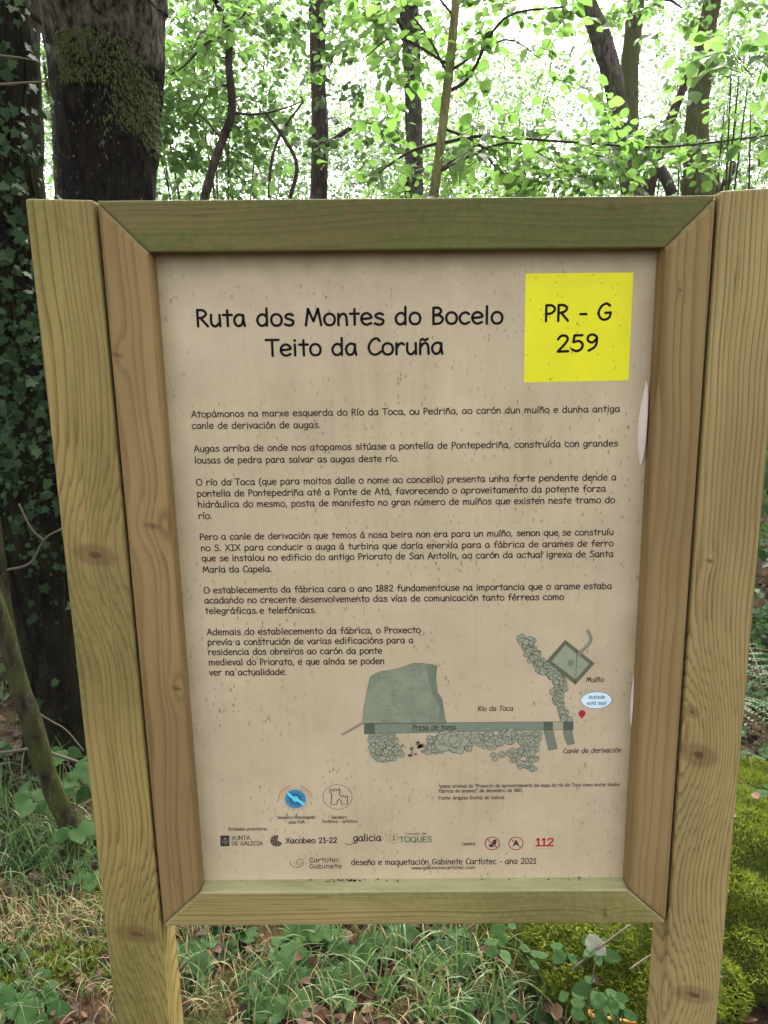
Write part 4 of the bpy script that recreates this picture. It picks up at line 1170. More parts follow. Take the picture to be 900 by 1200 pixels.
# ivy on the leaning trunk
ivy = thing('ivy', 'dark green ivy climbing up the leaning trunk at the left edge', 'ivy', tuple(ivyt.location))
off = tuple(ivyt.location)
lv, st = Leaves('ivy'), MB()
random.seed(4)
for k in range(11):
    a0 = random.uniform(-2.9, -.5); z0 = random.uniform(.2, 1.0); pts = []
    for i in range(16):
        z = z0 + i * .13
        if z > 2.7: break
        a0 += random.uniform(-.16, .16)
        q = on_trunk(IQ, IR, 1, z, z + .001, (a0, .0001), .06)[0][0]
        pts.append(q)
    if len(pts) > 3: tube(st, catmull(pts, 3), .005, 5, .2, k)
    for p in pts:
        dens = 16 if 1.0 < p[2] < 1.75 else 7
        if p[2] < .75: dens = 1
        m = dens
        PP = p + rng.normal(size=(m, 3)) * np.array([.045, .03, .05])
        ang = np.arctan2(PP[:, 1] - np.interp(PP[:, 2], [q.z for q in IQ][::-1], [q.y for q in IQ][::-1]), PP[:, 0] - np.interp(PP[:, 2], [q.z for q in IQ][::-1], [q.x for q in IQ][::-1]))
        N = np.stack([np.cos(ang), np.sin(ang), np.full(m, .4)], 1) + rng.normal(size=(m, 3)) * .35
        D = np.array([0, -.3, -.8]) + rng.normal(size=(m, 3)) * .6
        lv.add(PP + N * .02, D, N, rng.uniform(.012, 1.0, m) ** 1.6 * .036 + .012)
st.build('stems', BK['ivytree'], ivy, True, off)
lv.build('leaves', LM['ivy'], ivy, off)

# ================================================================== trees between and beyond
def wood_tree(name, label, pix, Y, mat, up=3.0, branches=(), crowns=(), leaf=.07, lm='hazel', kind='mid', seed=0, sides=12, flare=1.35, twigs=(), group=None, bump=.13, sub=8):
    root = thing(name, label, 'tree', (0, 0, 0), group)
    mb = MB()
    Q, R = trunk_mesh(mb, pix, Y, up, sides, bump, seed, sub, flare)
    root.location = Q[-1]; root.location.z = ground_h(Q[-1].x, Q[-1].y)
    off = tuple(root.location)
    bb, lv = MB(), Leaves(kind)
    for pixb, w0, w1, nt, per, tl in branches:
        P = branch(bb, pixb, Y, w0, w1, 6, seed)
        if nt: along(bb, lv, P, nt, leaf, per, tl)
    for px, py, yy, rx, ry, rz, nt in crowns:
        c = at(px, py, yy)
        n = min(range(len(Q)), key=lambda i: (Q[i] - c).length + max(0, Q[i].z - c.z) * 2)
        P = catmull([Q[n], (Q[n] * .4 + c * .6) + Vector((0, 0, .12)), c], 4)
        tube(bb, P, [max(.004, R[n] * .35) * (1 - .7 * i / (len(P) - 1)) for i in range(len(P))], 5, .1, 2)
        crown(bb, lv, c, (rx, ry, rz), nt, leaf, 8, leaf * 5, .0022)
    mb.build('trunk', mat, root, True, off)
    if bb.n: bb.build('branches', BK['twig'], root, True, off)
    if lv.V: lv.build('foliage', LM[lm], root, off)
    return root


wood_tree('slender_tree', 'slim straight reddish brown trunk rising above the title of the board', [(370, -20, 16), (372, 40, 17), (373, 100, 17), (375, 150, 18), (374, 222, 19)], 7.0, BK['brown'], 3.5,
          crowns=[(420, 60, 6.6, .45, .5, .8, 28), (455, 150, 6.3, .45, .5, .5, 22), (340, -40, 7, .9, .7, .5, 40)], leaf=.085, lm='dark', seed=2)
wood_tree('slender_tree', 'brown rough trunk between the reddish trunk and the thin pale stem', [(478, -20, 20), (481, 40, 20), (484, 110, 18), (485, 170, 19), (486, 230, 20)], 6.5, BK['lichen'], 3.5,
          crowns=[(510, -20, 6, .9, .8, .5, 40), (455, 30, 6, .35, .4, .5, 20), (470, 215, 5.8, .5, .4, .25, 20)], leaf=.085, lm='hazel', seed=5)
# the pale young stem with long level branches
wood_tree('young_tree', 'thin pale greenish stem with long level leafy branches', [(536, -20, 9), (529, 60, 10), (522, 120, 10), (515, 180, 10), (508, 232, 11)], 3.4, BK['pale'], 1.6,
          branches=[([(518, 168), (560, 160), (620, 163), (690, 168), (780, 172, 3.0), (905, 158, 2.7)], 4, 1.5, 30, 5, .28), ([(512, 168), (480, 178), (440, 205)], 4, 2, 9, 5, .24),
                    ([(524, 108), (550, 90), (590, 22, 3.2), (660, 8, 3.1)], 4.5, 2, 13, 5, .25), ([(519, 150), (560, 168), (580, 195), (620, 222)], 3.5, 1.5, 9, 5, .22),
                    ([(526, 90), (500, 40), (470, 5)], 3, 1.5, 8, 5, .25)], crowns=[(425, 70, 3.5, .14, .2, .28, 12), (635, 70, 3.3, .22, .25, .22, 16), (650, 190, 3.2, .26, .25, .12, 16), (480, 15, 3.4, .22, .2, .12, 14), (590, 195, 3.4, .3, .25, .10, 16)], leaf=.075, lm='hazel', seed=9, flare=1.2, bump=.05)
wood_tree('leaning_tree', 'grey lichen spotted trunk leaning to the left above the yellow square', [(680, -25, 18), (691, 10, 20), (705, 48, 22), (718, 90, 21), (727, 140, 21), (735, 190, 21), (741, 228, 22)], 5.4, BK['lichen'], 3.0,
          crowns=[(640, -30, 5.2, .7, .6, .5, 34)], leaf=.08, seed=12)
wood_tree('slender_tree', 'straight mossy grey trunk just behind the leaning lichen spotted trunk', [(746, -20, 17), (742, 40, 18), (738, 80, 19), (738, 130, 19), (738, 225, 20)], 7.6, BK['mossy'], 3.5,
          crowns=[(800, 10, 7.5, .9, .6, .4, 36)], leaf=.08, lm='lime', seed=15)
wood_tree('mossy_tree', 'mossy trunk with a broad splayed foot near the right post top', [(838, -20, 18), (828, 40, 19), (820, 100, 22), (816, 160, 25), (818, 200, 30), (822, 228, 42)], 5.8, BK['mossy'], 3.0,
          crowns=[(870, -10, 5.6, .8, .6, .4, 40)], leaf=.075, lm='lime', seed=18)
wood_tree('forked_tree', 'low leaning brown trunk forking between two taller trunks', [(790, 130, 10), (776, 165, 13), (766, 195, 15), (757, 226, 18)], 6.6, BK['brown'], .6,
          branches=[([(768, 190), (778, 205), (788, 228)], 11, 13, 0, 0, 0)], seed=20)
wood_tree('dead_stub', 'short dark broken stub standing next to the right post top', [(857, 198, 9), (852, 212, 9), (846, 228, 10)], 4.6, BK['brown'], .05, seed=22, bump=.1)
wood_tree('crooked_sapling', 'thin dark crooked sapling with forking bare twigs right of the thick trunk', [(248, -10, 6), (262, 20, 7), (269, 40, 8), (268, 75, 8), (272, 115, 9), (270, 140, 9), (258, 172, 9), (248, 200, 9), (240, 232, 10)], 4.3, BK['brown'], .8,
          branches=[([(268, 36), (280, 25), (292, 8)], 5, 2, 4, 5, .2), ([(264, 42), (240, 52), (215, 78), (192, 92)], 4, 1.5, 12, 5, .24), ([(272, 100), (250, 104), (225, 140)], 3, 1.2, 7, 5, .22),
                    ([(273, 132), (300, 134), (330, 128), (356, 118)], 3.5, 1.2, 4, 4, .2), ([(312, 134), (335, 165), (348, 195), (340, 232)], 4, 5, 2, 4, .2), ([(356, 118), (330, 155), (318, 190), (315, 232)], 2.5, 4, 0, 0, 0)],
          crowns=[(225, 60, 4.4, .30, .4, .35, 26), (215, 150, 4.6, .30, .4, .3, 22), (300, 40, 4.6, .25, .35, .3, 14)], leaf=.07, lm='hazel', seed=25, bump=.06)


def shrub(label, cx, cy, Y, rx, ry, rz, nt, leaf, lm, name='leafy_shrub', per=8, kind='mid', group=None, stems=5):
    """several stems rising from one foot into a broken mass of leafy twigs"""
    c = at(cx, cy, Y)
    root = thing(name, label, 'shrub', (c.x, c.y, ground_h(c.x, c.y)), group)
    off = tuple(root.location)
    bb, lv = MB(), Leaves(kind)
    for k in range(stems):
        e_ = Vector(c) + Vector((random.uniform(-.7, .7) * rx, random.uniform(-.7, .7) * ry, random.uniform(-.3, .8) * rz))
        b0 = Vector(root.location) + Vector((random.uniform(-.1, .1), random.uniform(-.1, .1), -.05))
        P = catmull([b0, b0 * .5 + e_ * .5 + Vector((random.uniform(-.1, .1), 0, .1)), e_], 5)
        tube(bb, P, [.016 * (1 - .75 * i / (len(P) - 1)) for i in range(len(P))], 5, .1, k)
    crown(bb, lv, c, (rx, ry, rz), nt, leaf, per, leaf * 4.6, .002)
    bb.build('stems', BK['twig'], root, True, off)
    lv.build('foliage', LM[lm], root, off)
    return root


random.seed(77)
SH = 'shrubs and young growth filling the wood'
shrub('bright green hazel bush right of the thick black trunk', 235, 165, 5.0, .55, .5, .75, 380, .055, 'lime', 'hazel_bush', group=SH)
shrub('yellow green leaves in the gap between the two big left trunks', 62, 120, 4.6, .20, .3, 1.2, 120, .05, 'lime', group=SH)
shrub('upper bright leaf spray hanging above the crooked sapling', 250, 20, 5.6, .7, .5, .45, 200, .06, 'lime', 'hazel_bush', group=SH)
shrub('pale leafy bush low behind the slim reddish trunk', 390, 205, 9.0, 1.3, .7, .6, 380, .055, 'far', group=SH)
shrub('fresh green bush behind the thin pale stem', 560, 205, 7.4, 1.0, .7, .55, 300, .055, 'lime', group=SH)
shrub('green bush between the pale stem and the lichen spotted trunk', 630, 200, 5.9, .5, .5, .34, 130, .06, 'hazel', group=SH)
shrub('large leaved bush spreading above the top right frame corner', 790, 170, 4.4, .55, .4, .24, 60, .075, 'hazel', group=SH)
shrub('big fresh leaves arching in from the right above the post', 890, 120, 3.4, .28, .3, .24, 26, .085, 'lime', group=SH)
shrub('dense low bush behind the splayed mossy foot', 860, 215, 6.8, .8, .6, .5, 170, .055, 'far', group=SH)
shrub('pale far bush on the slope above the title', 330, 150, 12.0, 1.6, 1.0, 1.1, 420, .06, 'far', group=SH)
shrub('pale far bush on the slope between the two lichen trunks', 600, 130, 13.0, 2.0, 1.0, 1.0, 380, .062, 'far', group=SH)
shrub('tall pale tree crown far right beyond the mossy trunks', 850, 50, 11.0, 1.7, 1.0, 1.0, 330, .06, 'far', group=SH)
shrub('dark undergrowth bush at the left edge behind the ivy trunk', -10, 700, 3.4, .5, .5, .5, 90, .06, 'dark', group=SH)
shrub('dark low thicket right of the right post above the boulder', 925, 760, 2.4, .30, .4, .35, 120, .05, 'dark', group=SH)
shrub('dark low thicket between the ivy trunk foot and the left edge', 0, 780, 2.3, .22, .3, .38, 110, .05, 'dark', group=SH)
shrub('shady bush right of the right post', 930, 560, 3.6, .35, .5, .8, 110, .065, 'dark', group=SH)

# the far side of the wood: one uncountable mass of leaves
lv = Leaves('quad')
made = 0
while made < 2600:
    y = rng.uniform(8.5, 30)
    x = rng.uniform(-1, 1) * (y * .60 + 1)
    el = rng.uniform(-.06, .40)
    z = 1.5 + (y + 1.2) * el
    u = x / y
    gap = mnoise.noise(Vector((u * 7.0, el * 9.0, y * .03 + 3))) + .5 * mnoise.noise(Vector((u * 19, el * 22, y * .06)))
    if el > .11 and gap < -.12 + max(0, el - .10) * 1.9 * rng.uniform(.4, 1.4) + rng.uniform(-.2, .2): continue
    made += 1
    n = 95
    sp = .035 * (y + 1.2) + .1
    P = np.array([x, y, z]) + rng.normal(size=(n, 3)) * np.array([sp * 1.2, sp, sp * .6])
    lv.add(P, rand_unit(n), rand_unit(n, .8), rng.uniform(.006, .0105, n) * (y * .35 + 5))
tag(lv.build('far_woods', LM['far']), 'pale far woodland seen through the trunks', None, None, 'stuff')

# ================================================================== ground cover and small things near the board
# --- stones under moss
rockm = bark('rock_under_moss', (0.035, 0.042, 0.010), (0.07, 0.075, 0.02), .8, (0.05, 0.065, 0.009), .6, spots=.1)


ON_MOSS = []


def mossy_rock(name, label, cat, RC, RR3, n, sh, front, right):
    def rock_r(d):
        q = Vector(d) + Vector((sh, 0, 0))
        return 1 + .13 * mnoise.noise(q * 1.7 + Vector((3, 1, 4))) + .07 * mnoise.noise(q * 4.1) + .03 * mnoise.noise(q * 9)
    root = thing(name, label, cat, (RC.x, RC.y, 0))
    off = tuple(root.location)
    mb = MB(); V = []; nu, nv_ = 72, 30
    for j in range(nv_ + 1):
        th = math.pi * (j / nv_) * .62
        for i in range(nu):
            ph = 2 * math.pi * i / nu
            d = Vector((math.sin(th) * math.cos(ph), math.sin(th) * math.sin(ph), math.cos(th)))
            s = rock_r(d)
            V.append((RC.x + d.x * RR3.x * s, RC.y + d.y * RR3.y * s, RC.z + d.z * RR3.z * s))
    mb.add(V, [(j * nu + i, (j + 1) * nu + i, (j + 1) * nu + (i + 1) % nu, j * nu + (i + 1) % nu) for j in range(nv_) for i in range(nu)])
    mb.build('rock', rockm, root, True, off)
    th = np.arccos(1 - rng.random(n) * (1 - math.cos(math.pi * .57))); ph = rng.uniform(0, 2 * math.pi, n)
    d = np.stack([np.sin(th) * np.cos(ph), np.sin(th) * np.sin(ph), np.cos(th)], 1)
    s = np.array([rock_r(q) for q in d])
    P = np.array(RC) + d * np.array(RR3) * s[:, None]
    N = d / np.array(RR3); N /= np.linalg.norm(N, axis=1, keepdims=True)
    keep = (P[:, 1] < front) & (P[:, 0] < right) & (P[:, 2] > -.03)
    P, N = P[keep], N[keep]
    cl = np.array([mnoise.noise(Vector(p) * 16) for p in P]); cl2 = np.array([mnoise.noise(Vector(p) * 5 + Vector((7, 0, 0))) for p in P])
    cl3 = np.array([mnoise.noise(Vector(p) * 34) for p in P])
    keep = cl * .7 + cl2 * .5 + cl3 * .6 > -.46
    P, N, cl = P[keep], N[keep], cl[keep]
    D = N * .8 + rng.normal(size=P.shape) * .55 + np.array([0, 0, -.15])
    lv = Leaves('needle')
    lv.add(P + N * (cl[:, None] * .045 + .008), D, rand_unit(len(P), .2), rng.uniform(.010, .022, len(P)))
    k = rng.integers(0, len(P), 16); ON_MOSS.append(P[k] + N[k] * .03)
    mo = lv.build('moss', LM['moss'], root, off)
    mo['kind'] = 'stuff'


mossy_rock('mossy_boulder', 'large boulder thickly covered in bright yellow green moss behind the right post', 'boulder',
           Vector((1.02, .84, -.06)), Vector((.84, .48, .29)), 130000, 0.0, 1.3, 3.0)
mossy_rock('mossy_stone', 'low moss covered stone under the right end of the bottom rail', 'stone',
           Vector((.53, .56, -.04)), Vector((.32, .30, .21)), 34000, 2.3, 1.2, 1.2)

# --- blades of grass and dry straw
def blade_template(bend, w):
    n = 6; V = []
    for i in range(n + 1):
        t = i / n; a = bend * t
        x = (1 - math.cos(a)) / bend if bend else 0; z = math.sin(a) / bend if bend else t
        ww = w * (1 - t ** 2.2)
        V += [(x, ww, z), (x, -ww, z)]
    return np.array(V), [(2 * i, 2 * i + 1, 2 * i + 3, 2 * i + 2) for i in range(n)]


for nm, b, w in (('b1', .6, .012), ('b2', 1.3, .014), ('b3', 2.1, .011), ('b4', 2.8, .013)):
    TPL[nm] = blade_template(b, w)


def gh(P):
    return np.array([ground_h(x, y) for x, y in P])


def blades(name, label, spots, mat, lean=.35):
    """spots: (px, py, Y-free ground point via depth) -> clusters on the ground"""
    Vs = []
    for x, y, sx, sy, n, h0, h1 in spots:
        for k in ('b1', 'b2', 'b3', 'b4'):
            m = n // 4
            if not m: continue
            xy = np.stack([rng.normal(x, sx, m), rng.normal(y, sy, m)], 1)
            xy = xy[(xy[:, 1] > .02) | (np.abs(xy[:, 0]) > .6)]
            m = len(xy)
            P = np.concatenate([xy, gh(xy)[:, None] - .005], 1)
            a = rng.uniform(0, 2 * math.pi, m)
            D = np.stack([np.cos(a), np.sin(a), rng.normal(0, .12, m)], 1)
            N = np.array([0, 0, 1.0]) + D * rng.uniform(-.2, lean, (m, 1))
            Vs.append(place_leaves(P, D, N, rng.uniform(h0, h1, m), k)[0])
    o = np_mesh(name, np.concatenate(Vs), TPL['b1'][1], mat)
    return tag(o, label, None, None, 'stuff')


def gp(px, py):
    """ground point seen at a pixel"""
    d = ROT @ Vector(((px - 450) / F_PX, 1.0, -(py - 600) / F_PX))
    t = (0.0 - CAM.z) / d.z
    return CAM.x + d.x * t, CAM.y + d.y * t


def S_(px, py, sx, sy, n, h0, h1):
    x, y = gp(px, py); return (x, y, sx, sy, n, h0, h1)


blades('grass', 'green grass tufts round the foot of the board', [
    S_(30, 1010, .18, .12, 260, .08, .20), S_(95, 1040, .14, .12, 300, .07, .17), S_(20, 1090, .14, .10, 90, .06, .13), S_(110, 1120, .12, .08, 170, .06, .13), S_(60, 1165, .16, .06, 120, .05, .11),
    S_(60, 985, .2, .12, 150, .10, .24), S_(0, 960, .2, .15, 160, .10, .25),
    S_(235, 1120, .05, .10, 70, .06, .14), S_(280, 1180, .10, .08, 120, .05, .12), S_(420, 1150, .12, .10, 60, .08, .20), S_(470, 1120, .12, .10, 70, .10, .22), S_(540, 1150, .10, .12, 80, .10, .22), S_(560, 1190, .08, .06, 90, .06, .15),
    S_(350, 1120, .15, .12, 90, .08, .16), S_(500, 1195, .1, .05, 60, .08, .18), S_(640, 1190, .08, .06, 40, .05, .12),
    (-.9, 2.6, .7, .7, 900, .08, .22), (.3, 2.2, .7, .6, 700, .08, .22), (1.6, 2.4, .5, .7, 500, .08, .22)], LM['grass'])
blades('dry_straw', 'dry bleached straw lying over the leaf litter', [
    S_(40, 1085, .20, .07, 420, .05, .14), S_(110, 1095, .12, .08, 260, .05, .13), S_(20, 1125, .1, .06, 160, .04, .10), S_(130, 1180, .10, .06, 90, .04, .1),
    S_(250, 1150, .12, .10, 170, .05, .12), S_(330, 1190, .18, .08, 90, .05, .11), S_(430, 1180, .18, .10, 80, .05, .12), S_(560, 1170, .12, .10, 120, .05, .14), S_(500, 1110, .2, .1, 70, .06, .15)], LM['straw'], 2.2)

# --- dead leaves
n = 15000
PM = np.concatenate(ON_MOSS)
xy = np.stack([rng.uniform(-2.2, 2.4, n), rng.uniform(-.6, 3.6, n)], 1)
P = np.concatenate([xy, gh(xy)[:, None] + rng.uniform(.002, .03, (n, 1))], 1)
D = rand_unit(n); D[:, 2] *= .5
lv = Leaves('mid'); lv.add(P, D, rand_unit(n, 1.0), rng.uniform(.014, .042, n))
lv.add(PM, rand_unit(len(PM)) * [1, 1, .3], rand_unit(len(PM), 1.5), rng.uniform(.015, .035, len(PM)))
tag(lv.build('leaf_litter', LM['litter']), 'red brown dead leaves covering the ground', None, None, 'stuff')
# yellow-green moss cushions and tiny herbs on the ground at the left
n = 5200
xy = np.concatenate([np.stack([rng.normal(gp(a, b)[0], s, n // 4), rng.normal(gp(a, b)[1], s * .7, n // 4)], 1) for a, b, s in ((20, 1140, .09), (90, 1125, .07), (130, 1065, .06), (600, 1120, .06))])
P = np.concatenate([xy, gh(xy)[:, None] + rng.uniform(0, .02, (len(xy), 1))], 1)
lv = Leaves('needle'); lv.add(P, rand_unit(len(xy), .9), rand_unit(len(xy), .2), rng.uniform(.010, .024, len(xy)))
tag(lv.build('ground_moss', LM['moss']), 'yellow green moss cushions between the straw', None, None, 'stuff')


# low leafy carpet further into the wood
lv = Leaves('mid')
n = 42000
xy = np.stack([rng.uniform(-9, 9, n), rng.uniform(2.3, 15, n)], 1)
den = np.array([mnoise.noise(Vector((x * .8, y * .8, 2))) + .5 * mnoise.noise(Vector((x * 2.4, y * 2.4, 7))) for x, y in xy])
xy, den = xy[den > -.12], den[den > -.12]
P = np.concatenate([xy, gh(xy)[:, None] + (rng.random((len(xy), 1)) ** 1.5) * (.10 + .45 * np.clip(den[:, None] + .1, 0, 1))], 1)
lv.add(P, rand_unit(len(P)), rand_unit(len(P), 1.2), rng.uniform(.04, .10, len(P)))
tag(lv.build('undergrowth', LM['bramble']), 'low leafy carpet spreading between the trunks', None, None, 'stuff')


# --- bramble and other leafy ground plants
def plant(label, px, py, Y, leaves, size, name='bramble', cat='bramble', rad=.10, hz=.05, lm='bramble', group=None, tri=True):
    """leaves: number of stalks; each ends in a leaf or a set of three toothed leaflets facing the light"""
    c = at(px, py, Y)
    root = thing(name, label, cat, (c.x, c.y, ground_h(c.x, c.y)), group)
    off = tuple(root.location)
    lv, st = Leaves('near'), MB()
    for i in range(leaves):
        tip = Vector(c) + Vector((random.gauss(0, rad), random.gauss(0, rad * .7), random.gauss(0, hz)))
        tip.z = max(tip.z, root.location.z + .03)
        b0 = Vector(root.location) + Vector((random.gauss(0, .03), random.gauss(0, .03), -.01))
        Q = catmull([b0, b0 * .45 + tip * .55 + Vector((0, 0, .04)), tip], 5)
        tube(st, Q, [.0022 * (1 - .5 * k / (len(Q) - 1)) for k in range(len(Q))], 5)
        out = Vector((tip.x - b0.x + random.gauss(0, .06), tip.y - b0.y - .05 + random.gauss(0, .06), -.03))
        out.normalize()
        az = math.atan2(out.y, out.x)
        nrm = Vector((random.gauss(0, .3), -.45 + random.gauss(0, .25), 1.0))
        for da, s in (((0, 1.0), (1.25, .82), (-1.25, .82)) if tri else ((0, 1.0),)):
            d = Vector((math.cos(az + da), math.sin(az + da), random.uniform(-.35, .0)))
            lv.add([tuple(tip + d * .012)], [tuple(d)], [tuple(nrm)], [size * s * random.uniform(.8, 1.15)])
    st.build('stems', BK['twig'] if lm != 'bramble' else STEMG, root, True, off)
    lv.build('leaves', LM[lm], root, off)
    return root


STEMG = plain('green_stem', (0.06, 0.085, 0.03), 0.5, 0.3)
random.seed(31)
BG = 'leafy plants on the wood floor'
plant('tall bramble behind the bottom rail near its left end', 250, 1095, .85, 7, .085, rad=.10, hz=.05, group=BG)
plant('bramble thicket seen under the rail beneath the website line', 450, 1110, .75, 10, .10, rad=.13, hz=.05, group=BG)
plant('broad leaved bramble under the rail below the studio emblem', 330, 1150, .45, 6, .085, rad=.07, hz=.03, group=BG)
plant('bramble in the shade under the rail below the emergency number', 520, 1145, .55, 7, .07, rad=.09, hz=.03, group=BG)
plant('low leaves at the bottom edge below the middle of the rail', 455, 1185, .40, 6, .065, rad=.08, hz=.02, group=BG)
plant('dark leafy bramble mass behind the leaning mossy stem', 15, 905, 1.4, 12, .08, rad=.16, hz=.09, group=BG)
plant('leafy bramble low between the grass and the leaning stem', 20, 990, 1.0, 8, .075, rad=.10, hz=.05, group=BG)
plant('bramble with bluish leaves on the top of the mossy boulder', 890, 935, .85, 6, .06, rad=.10, hz=.03, group=BG)
plant('round leaved bramble arching over the small leaning mossy stem', 55, 925, 1.05, 9, .085, rad=.10, hz=.05, group=BG)
plant('bramble leaves touching the left post above the grass', 118, 890, 1.0, 4, .07, rad=.05, hz=.02, group=BG)
plant('small pale bramble at the foot of the leaning mossy stem', 112, 1010, .8, 3, .07, rad=.05, hz=.02, group=BG)
plant('low bluish bramble in the bottom left corner', 32, 1150, .42, 5, .065, rad=.07, hz=.02, group=BG)
plant('broad leaved plant at the bottom left below the straw', 70, 1188, .36, 3, .09, rad=.05, hz=.015, group=BG, tri=False, name='nettle', cat='plant')
plant('bramble with the largest broad leaf under the left end of the bottom rail', 290, 1130, .50, 4, .12, rad=.06, hz=.03, group=BG)
plant('bramble leaves hanging just below the middle of the bottom rail', 355, 1105, .62, 6, .115, rad=.09, hz=.03, group=BG)
plant('dark bramble under the rail right of the largest leaf', 395, 1150, .48, 6, .10, rad=.07, hz=.03, group=BG)
plant('low fresh green seedling on the dead leaves under the rail', 318, 1185, .38, 4, .05, rad=.03, hz=.01, group=BG, name='seedling', cat='plant')
plant('spread of small leaves at the very bottom left corner', 10, 1185, .34, 7, .055, rad=.07, hz=.02, group=BG)
plant('bright lime green sprig below the bottom rail', 474, 1095, .66, 3, .05, rad=.03, hz=.02, lm='lime', group=BG, name='seedling', cat='plant')
plant('bramble in the grass left of the mossy boulder', 548, 1125, .58, 6, .06, rad=.09, hz=.03, group=BG)
plant('low leafy plant at the bottom edge beside the boulder', 592, 1185, .36, 6, .06, rad=.06, hz=.015, group=BG)
plant('small bramble growing on top of the moss under the rail', 632, 1108, .36, 5, .045, rad=.05, hz=.02, group=BG)
plant('bramble with pointed dark leaves hanging down the mossy boulder', 694, 1158, .235, 5, .042, rad=.04, hz=.05, group=BG)
plant('leafy sprig at the bottom beside the right post', 722, 1178, .22, 3, .04, rad=.03, hz=.015, group=BG)
plant('low bramble behind the right post above the boulder', 880, 905, 1.5, 8, .075, rad=.12, hz=.06, group=BG)
plant('bramble clump on the bank behind the boulder at the right edge', 888, 850, 1.9, 12, .075, rad=.16, hz=.10, group=BG)
plant('leafy bramble further back at the right edge', 892, 745, 2.6, 14, .08, rad=.18, hz=.14, group=BG)
plant('dark bramble at the far left behind the leaning stem', 5, 960, 1.3, 7, .075, rad=.12, hz=.05, group=BG)


# --- ferns
def fern(label, px, py, Y, nf, L):
    c = at(px, py, Y)
    root = thing('fern', label, 'fern', (c.x, c.y, ground_h(c.x, c.y)), 'ferns beyond the boulder')
    off = tuple(root.location)
    lv, st = Leaves('quad'), MB()
    for k in range(nf):
        a = 2 * math.pi * k / nf + random.uniform(-.3, .3)
        o = Vector((math.cos(a), math.sin(a), 0)); b0 = Vector(root.location)
        h = c.z - b0.z
        Q = np.array(catmull([b0, b0 + o * L * .3 + Vector((0, 0, h * .9)), b0 + o * L * .75 + Vector((0, 0, h * 1.1)), b0 + o * L * 1.1 + Vector((0, 0, h * .75))], 9))
        tube(st, list(Q), [.003] * len(Q), 4)
        m = len(Q)
        for i in range(6, m - 1, 2):
            t = (i - 6) / (m - 7); d = Q[i + 1] - Q[i]; d /= np.linalg.norm(d)
            s = np.cross(d, [0, 0, 1]); s /= np.linalg.norm(s) + 1e-9
            for sg in (-1, 1):
                pl = L * .28 * (1 - t) ** .8 + .01
                D = s * sg + d * .35
                # each pinna: a row of small lobes
                kk = max(3, int(pl / .012))
                u = np.linspace(0, 1, kk)
                PP = Q[i] + np.outer(u * pl, D / np.linalg.norm(D)) - np.outer(u ** 2, [0, 0, pl * .2])
                for s2 in (-1, 1):
                    DD = np.tile(d * s2 * .8 + D * .9, (kk, 1))
                    lv.add(PP, DD, np.tile([0, 0, 1.0], (kk, 1)) + rng.normal(size=(kk, 3)) * .15, .017 * (1.1 - u * .75))
    st.build('stalks', STEMG, root, True, off)
    lv.build('fronds', LM['fern'], root, off)


fern('large green fern directly behind the right post above the moss', 900, 800, 1.75, 10, .5)
fern('dark fern beside the right post above the mossy boulder', 905, 845, 2.0, 9, .55)
fern('pale fern fronds resting low against the right post over the moss', 893, 890, 1.62, 8, .42)
fern('small fern in the shade further back on the right', 915, 760, 3.0, 9, .6)

BK['ivytree2'] = bark('dim_mossy_bark', (0.025, 0.019, 0.013), (0.09, 0.072, 0.05), .5, (0.045, 0.055, 0.012), 3.0, spots=.4)
# --- sticks, twigs, the leaning mossy stem
def stick(name, label, cat, pix, Y, w0, w1, mat, sides=7, bump=.12, group=None, ground=False):
    P = [at(q[0], q[1], q[2] if len(q) > 2 else Y) for q in pix]
    if ground: P = [Vector((*gp(q[0], q[1]), 0)) for q in pix]; P = [Vector((p.x, p.y, ground_h(p.x, p.y) + .015)) for p in P]
    Q = catmull(P, 6); n = len(Q)
    mb = MB()
    tube(mb, Q, [px_r(w0 + (w1 - w0) * i / (n - 1), Y) for i in range(n)], sides, bump, w0, 22)
    o = mb.build(name, mat, None, True)
    return tag(o, label, cat, group)


stick('sapling', 'thin mossy leaning stem rising to the left from the grass', 'sapling', [(-70, 560), (-35, 640), (0, 725), (32, 830), (62, 925), (100, 1003), (110, 1022)], .92, 19, 29, BK['ivytree2'], 14, .22)
stick('sapling', 'second thinner dark stem crossing behind the mossy leaning stem', 'sapling', [(-12, 560), (0, 650), (12, 740), (26, 830), (45, 900), (60, 985)], 1.25, 11, 16, BK['ivytree2'], 10, .2)
stick('dry_twig', 'pale bent dry twig across the ivy trunk near the post knot', 'twig', [(8, 668), (35, 660), (52, 632), (74, 619)], 1.18, 3, 2, BK['drytwig'], 5)
stick('dry_twig', 'thin dry twig hanging from the ivy trunk above the bent twig', 'twig', [(22, 590), (36, 618), (52, 634)], 1.2, 2.5, 2, BK['drytwig'], 5)
stick('dry_twig', 'long pale twig lying level above the bramble at left', 'twig', [(-30, 884, 1.2), (0, 882), (45, 877), (64, 884), (92, 893)], 1.05, 4, 4, BK['drytwig'], 6)
stick('dry_twig', 'thin curved twig dropping across the dark trunk foot', 'twig', [(32, 828), (60, 845), (78, 856), (98, 880)], .98, 2, 2, BK['drytwig'], 5)
stick('dry_twig', 'bare twig sticking out in front of the ivy trunk near the top left', 'twig', [(-30, 96, 1.2), (0, 99), (30, 97), (54, 96)], 1.15, 3.5, 2, BK['drytwig'], 5)
stick('dry_twig', 'second bare twig at the top left above the first one', 'twig', [(-30, 58, 1.2), (0, 65), (25, 68), (42, 71)], 1.15, 3, 1.5, BK['drytwig'], 5)
stick('dry_twig', 'dry stick leaning on the mossy boulder under the rail', 'twig', [(672, 1135, .27), (700, 1112, .29), (738, 1084, .33)], .36, 3, 3, BK['drytwig'], 5)
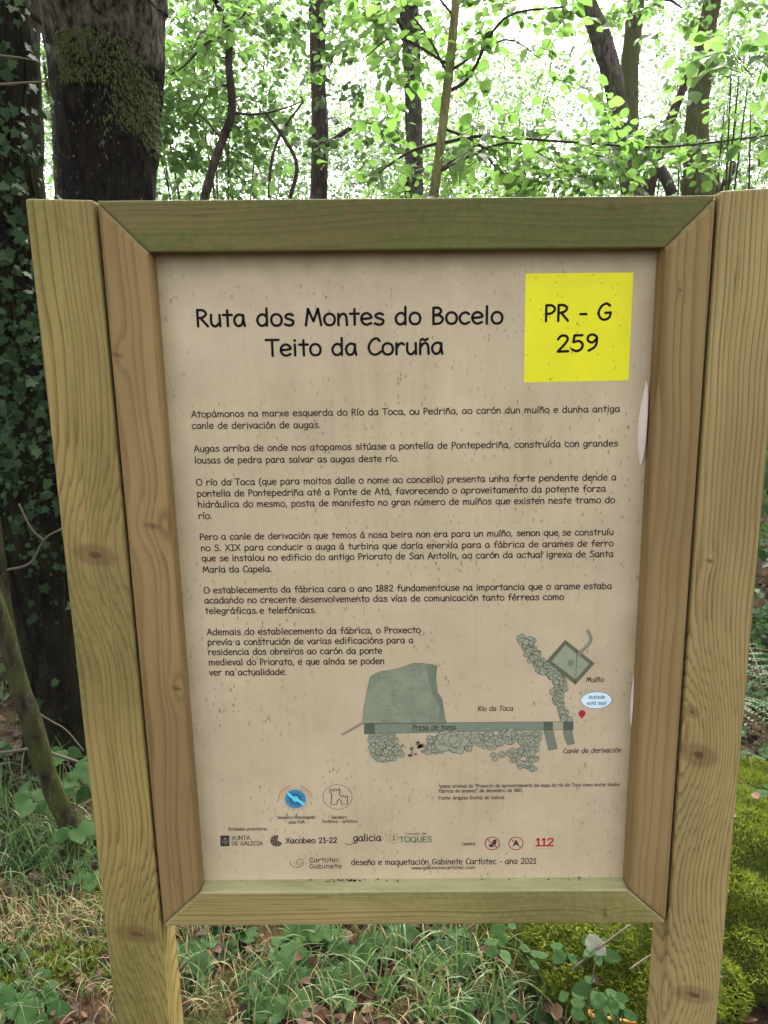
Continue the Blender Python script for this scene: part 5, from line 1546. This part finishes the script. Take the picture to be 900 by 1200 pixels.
stick('dry_twig', 'short dry stick poking out of the moss beside the right post', 'twig', [(738, 1136, .24), (755, 1124, .27), (775, 1112, .30)], .32, 3, 2, BK['drytwig'], 5)
stick('bramble_cane', 'reddish arching cane crossing the grass left of the boulder', 'cane', [(530, 1200, .36), (560, 1178, .38), (592, 1150, .42), (605, 1128, .46)], .4, 3, 2, plain('cane_red', (0.10, 0.05, 0.035), .6), 5)
stick('bramble_cane', 'pale green cane looping over the ground left of the mossy boulder', 'cane', [(576, 1200, .34), (590, 1165, .36), (612, 1150, .36), (640, 1168, .34), (660, 1196, .30)], .35, 3, 2.5, plain('cane_green', (0.14, 0.17, 0.06), .6), 5)
stick('yellow_stalk', 'curled orange yellow stalk at the bottom beside the right post', 'stalk', [(690, 1184, .27), (694, 1190, .26), (712, 1193, .26), (745, 1198, .27)], .27, 6, 4, plain('orange_stalk', (0.50, 0.22, 0.03), .5), 8)
# the bleached leaf caught on the moss
c = at(702, 1108, .30)
root = thing('pale_leaf', 'bleached grey white dead leaf caught on the moss under the rail', 'dead leaf', tuple(c))
lv = Leaves('near')
lv.add([tuple(c + Vector((-.03, 0, .02)))], [(.75, -.2, -.55)], [(.2, -.8, .55)], [.06])
lv.build('blade', leaf_mat('bleached_leaf', (0.22, 0.24, 0.17), (0.27, 0.28, 0.21), (0.15, 0.15, 0.1), .15), root, tuple(c))

# ================================================================== thin haze added to imitate the overexposed pale distance
mb = MB()
x0, x1, y0, y1, z0_, z1_ = -100, 100, -100, 150, -9, 26
mb.add([(x, y, z) for z in (z0_, z1_) for y in (y0, y1) for x in (x0, x1)], [(0, 2, 3, 1), (4, 5, 7, 6), (0, 1, 5, 4), (2, 6, 7, 3), (0, 4, 6, 2), (1, 3, 7, 5)])
hm = bpy.data.materials.new('haze_air'); hm.use_nodes = True
for n_ in list(hm.node_tree.nodes):
    if n_.type != 'OUTPUT_MATERIAL': hm.node_tree.nodes.remove(n_)
hv = hm.node_tree.nodes.new('ShaderNodeVolumePrincipled')
hv.inputs['Color'].default_value = (0.92, 0.95, 0.92, 1)
hv.inputs['Density'].default_value = 0.0012
hm.node_tree.links.new(hv.outputs[0], [n_ for n_ in hm.node_tree.nodes if n_.type == 'OUTPUT_MATERIAL'][0].inputs['Volume'])
tag(mb.build('haze', hm), 'thin added haze that pales the far trees', None, None, 'stuff')
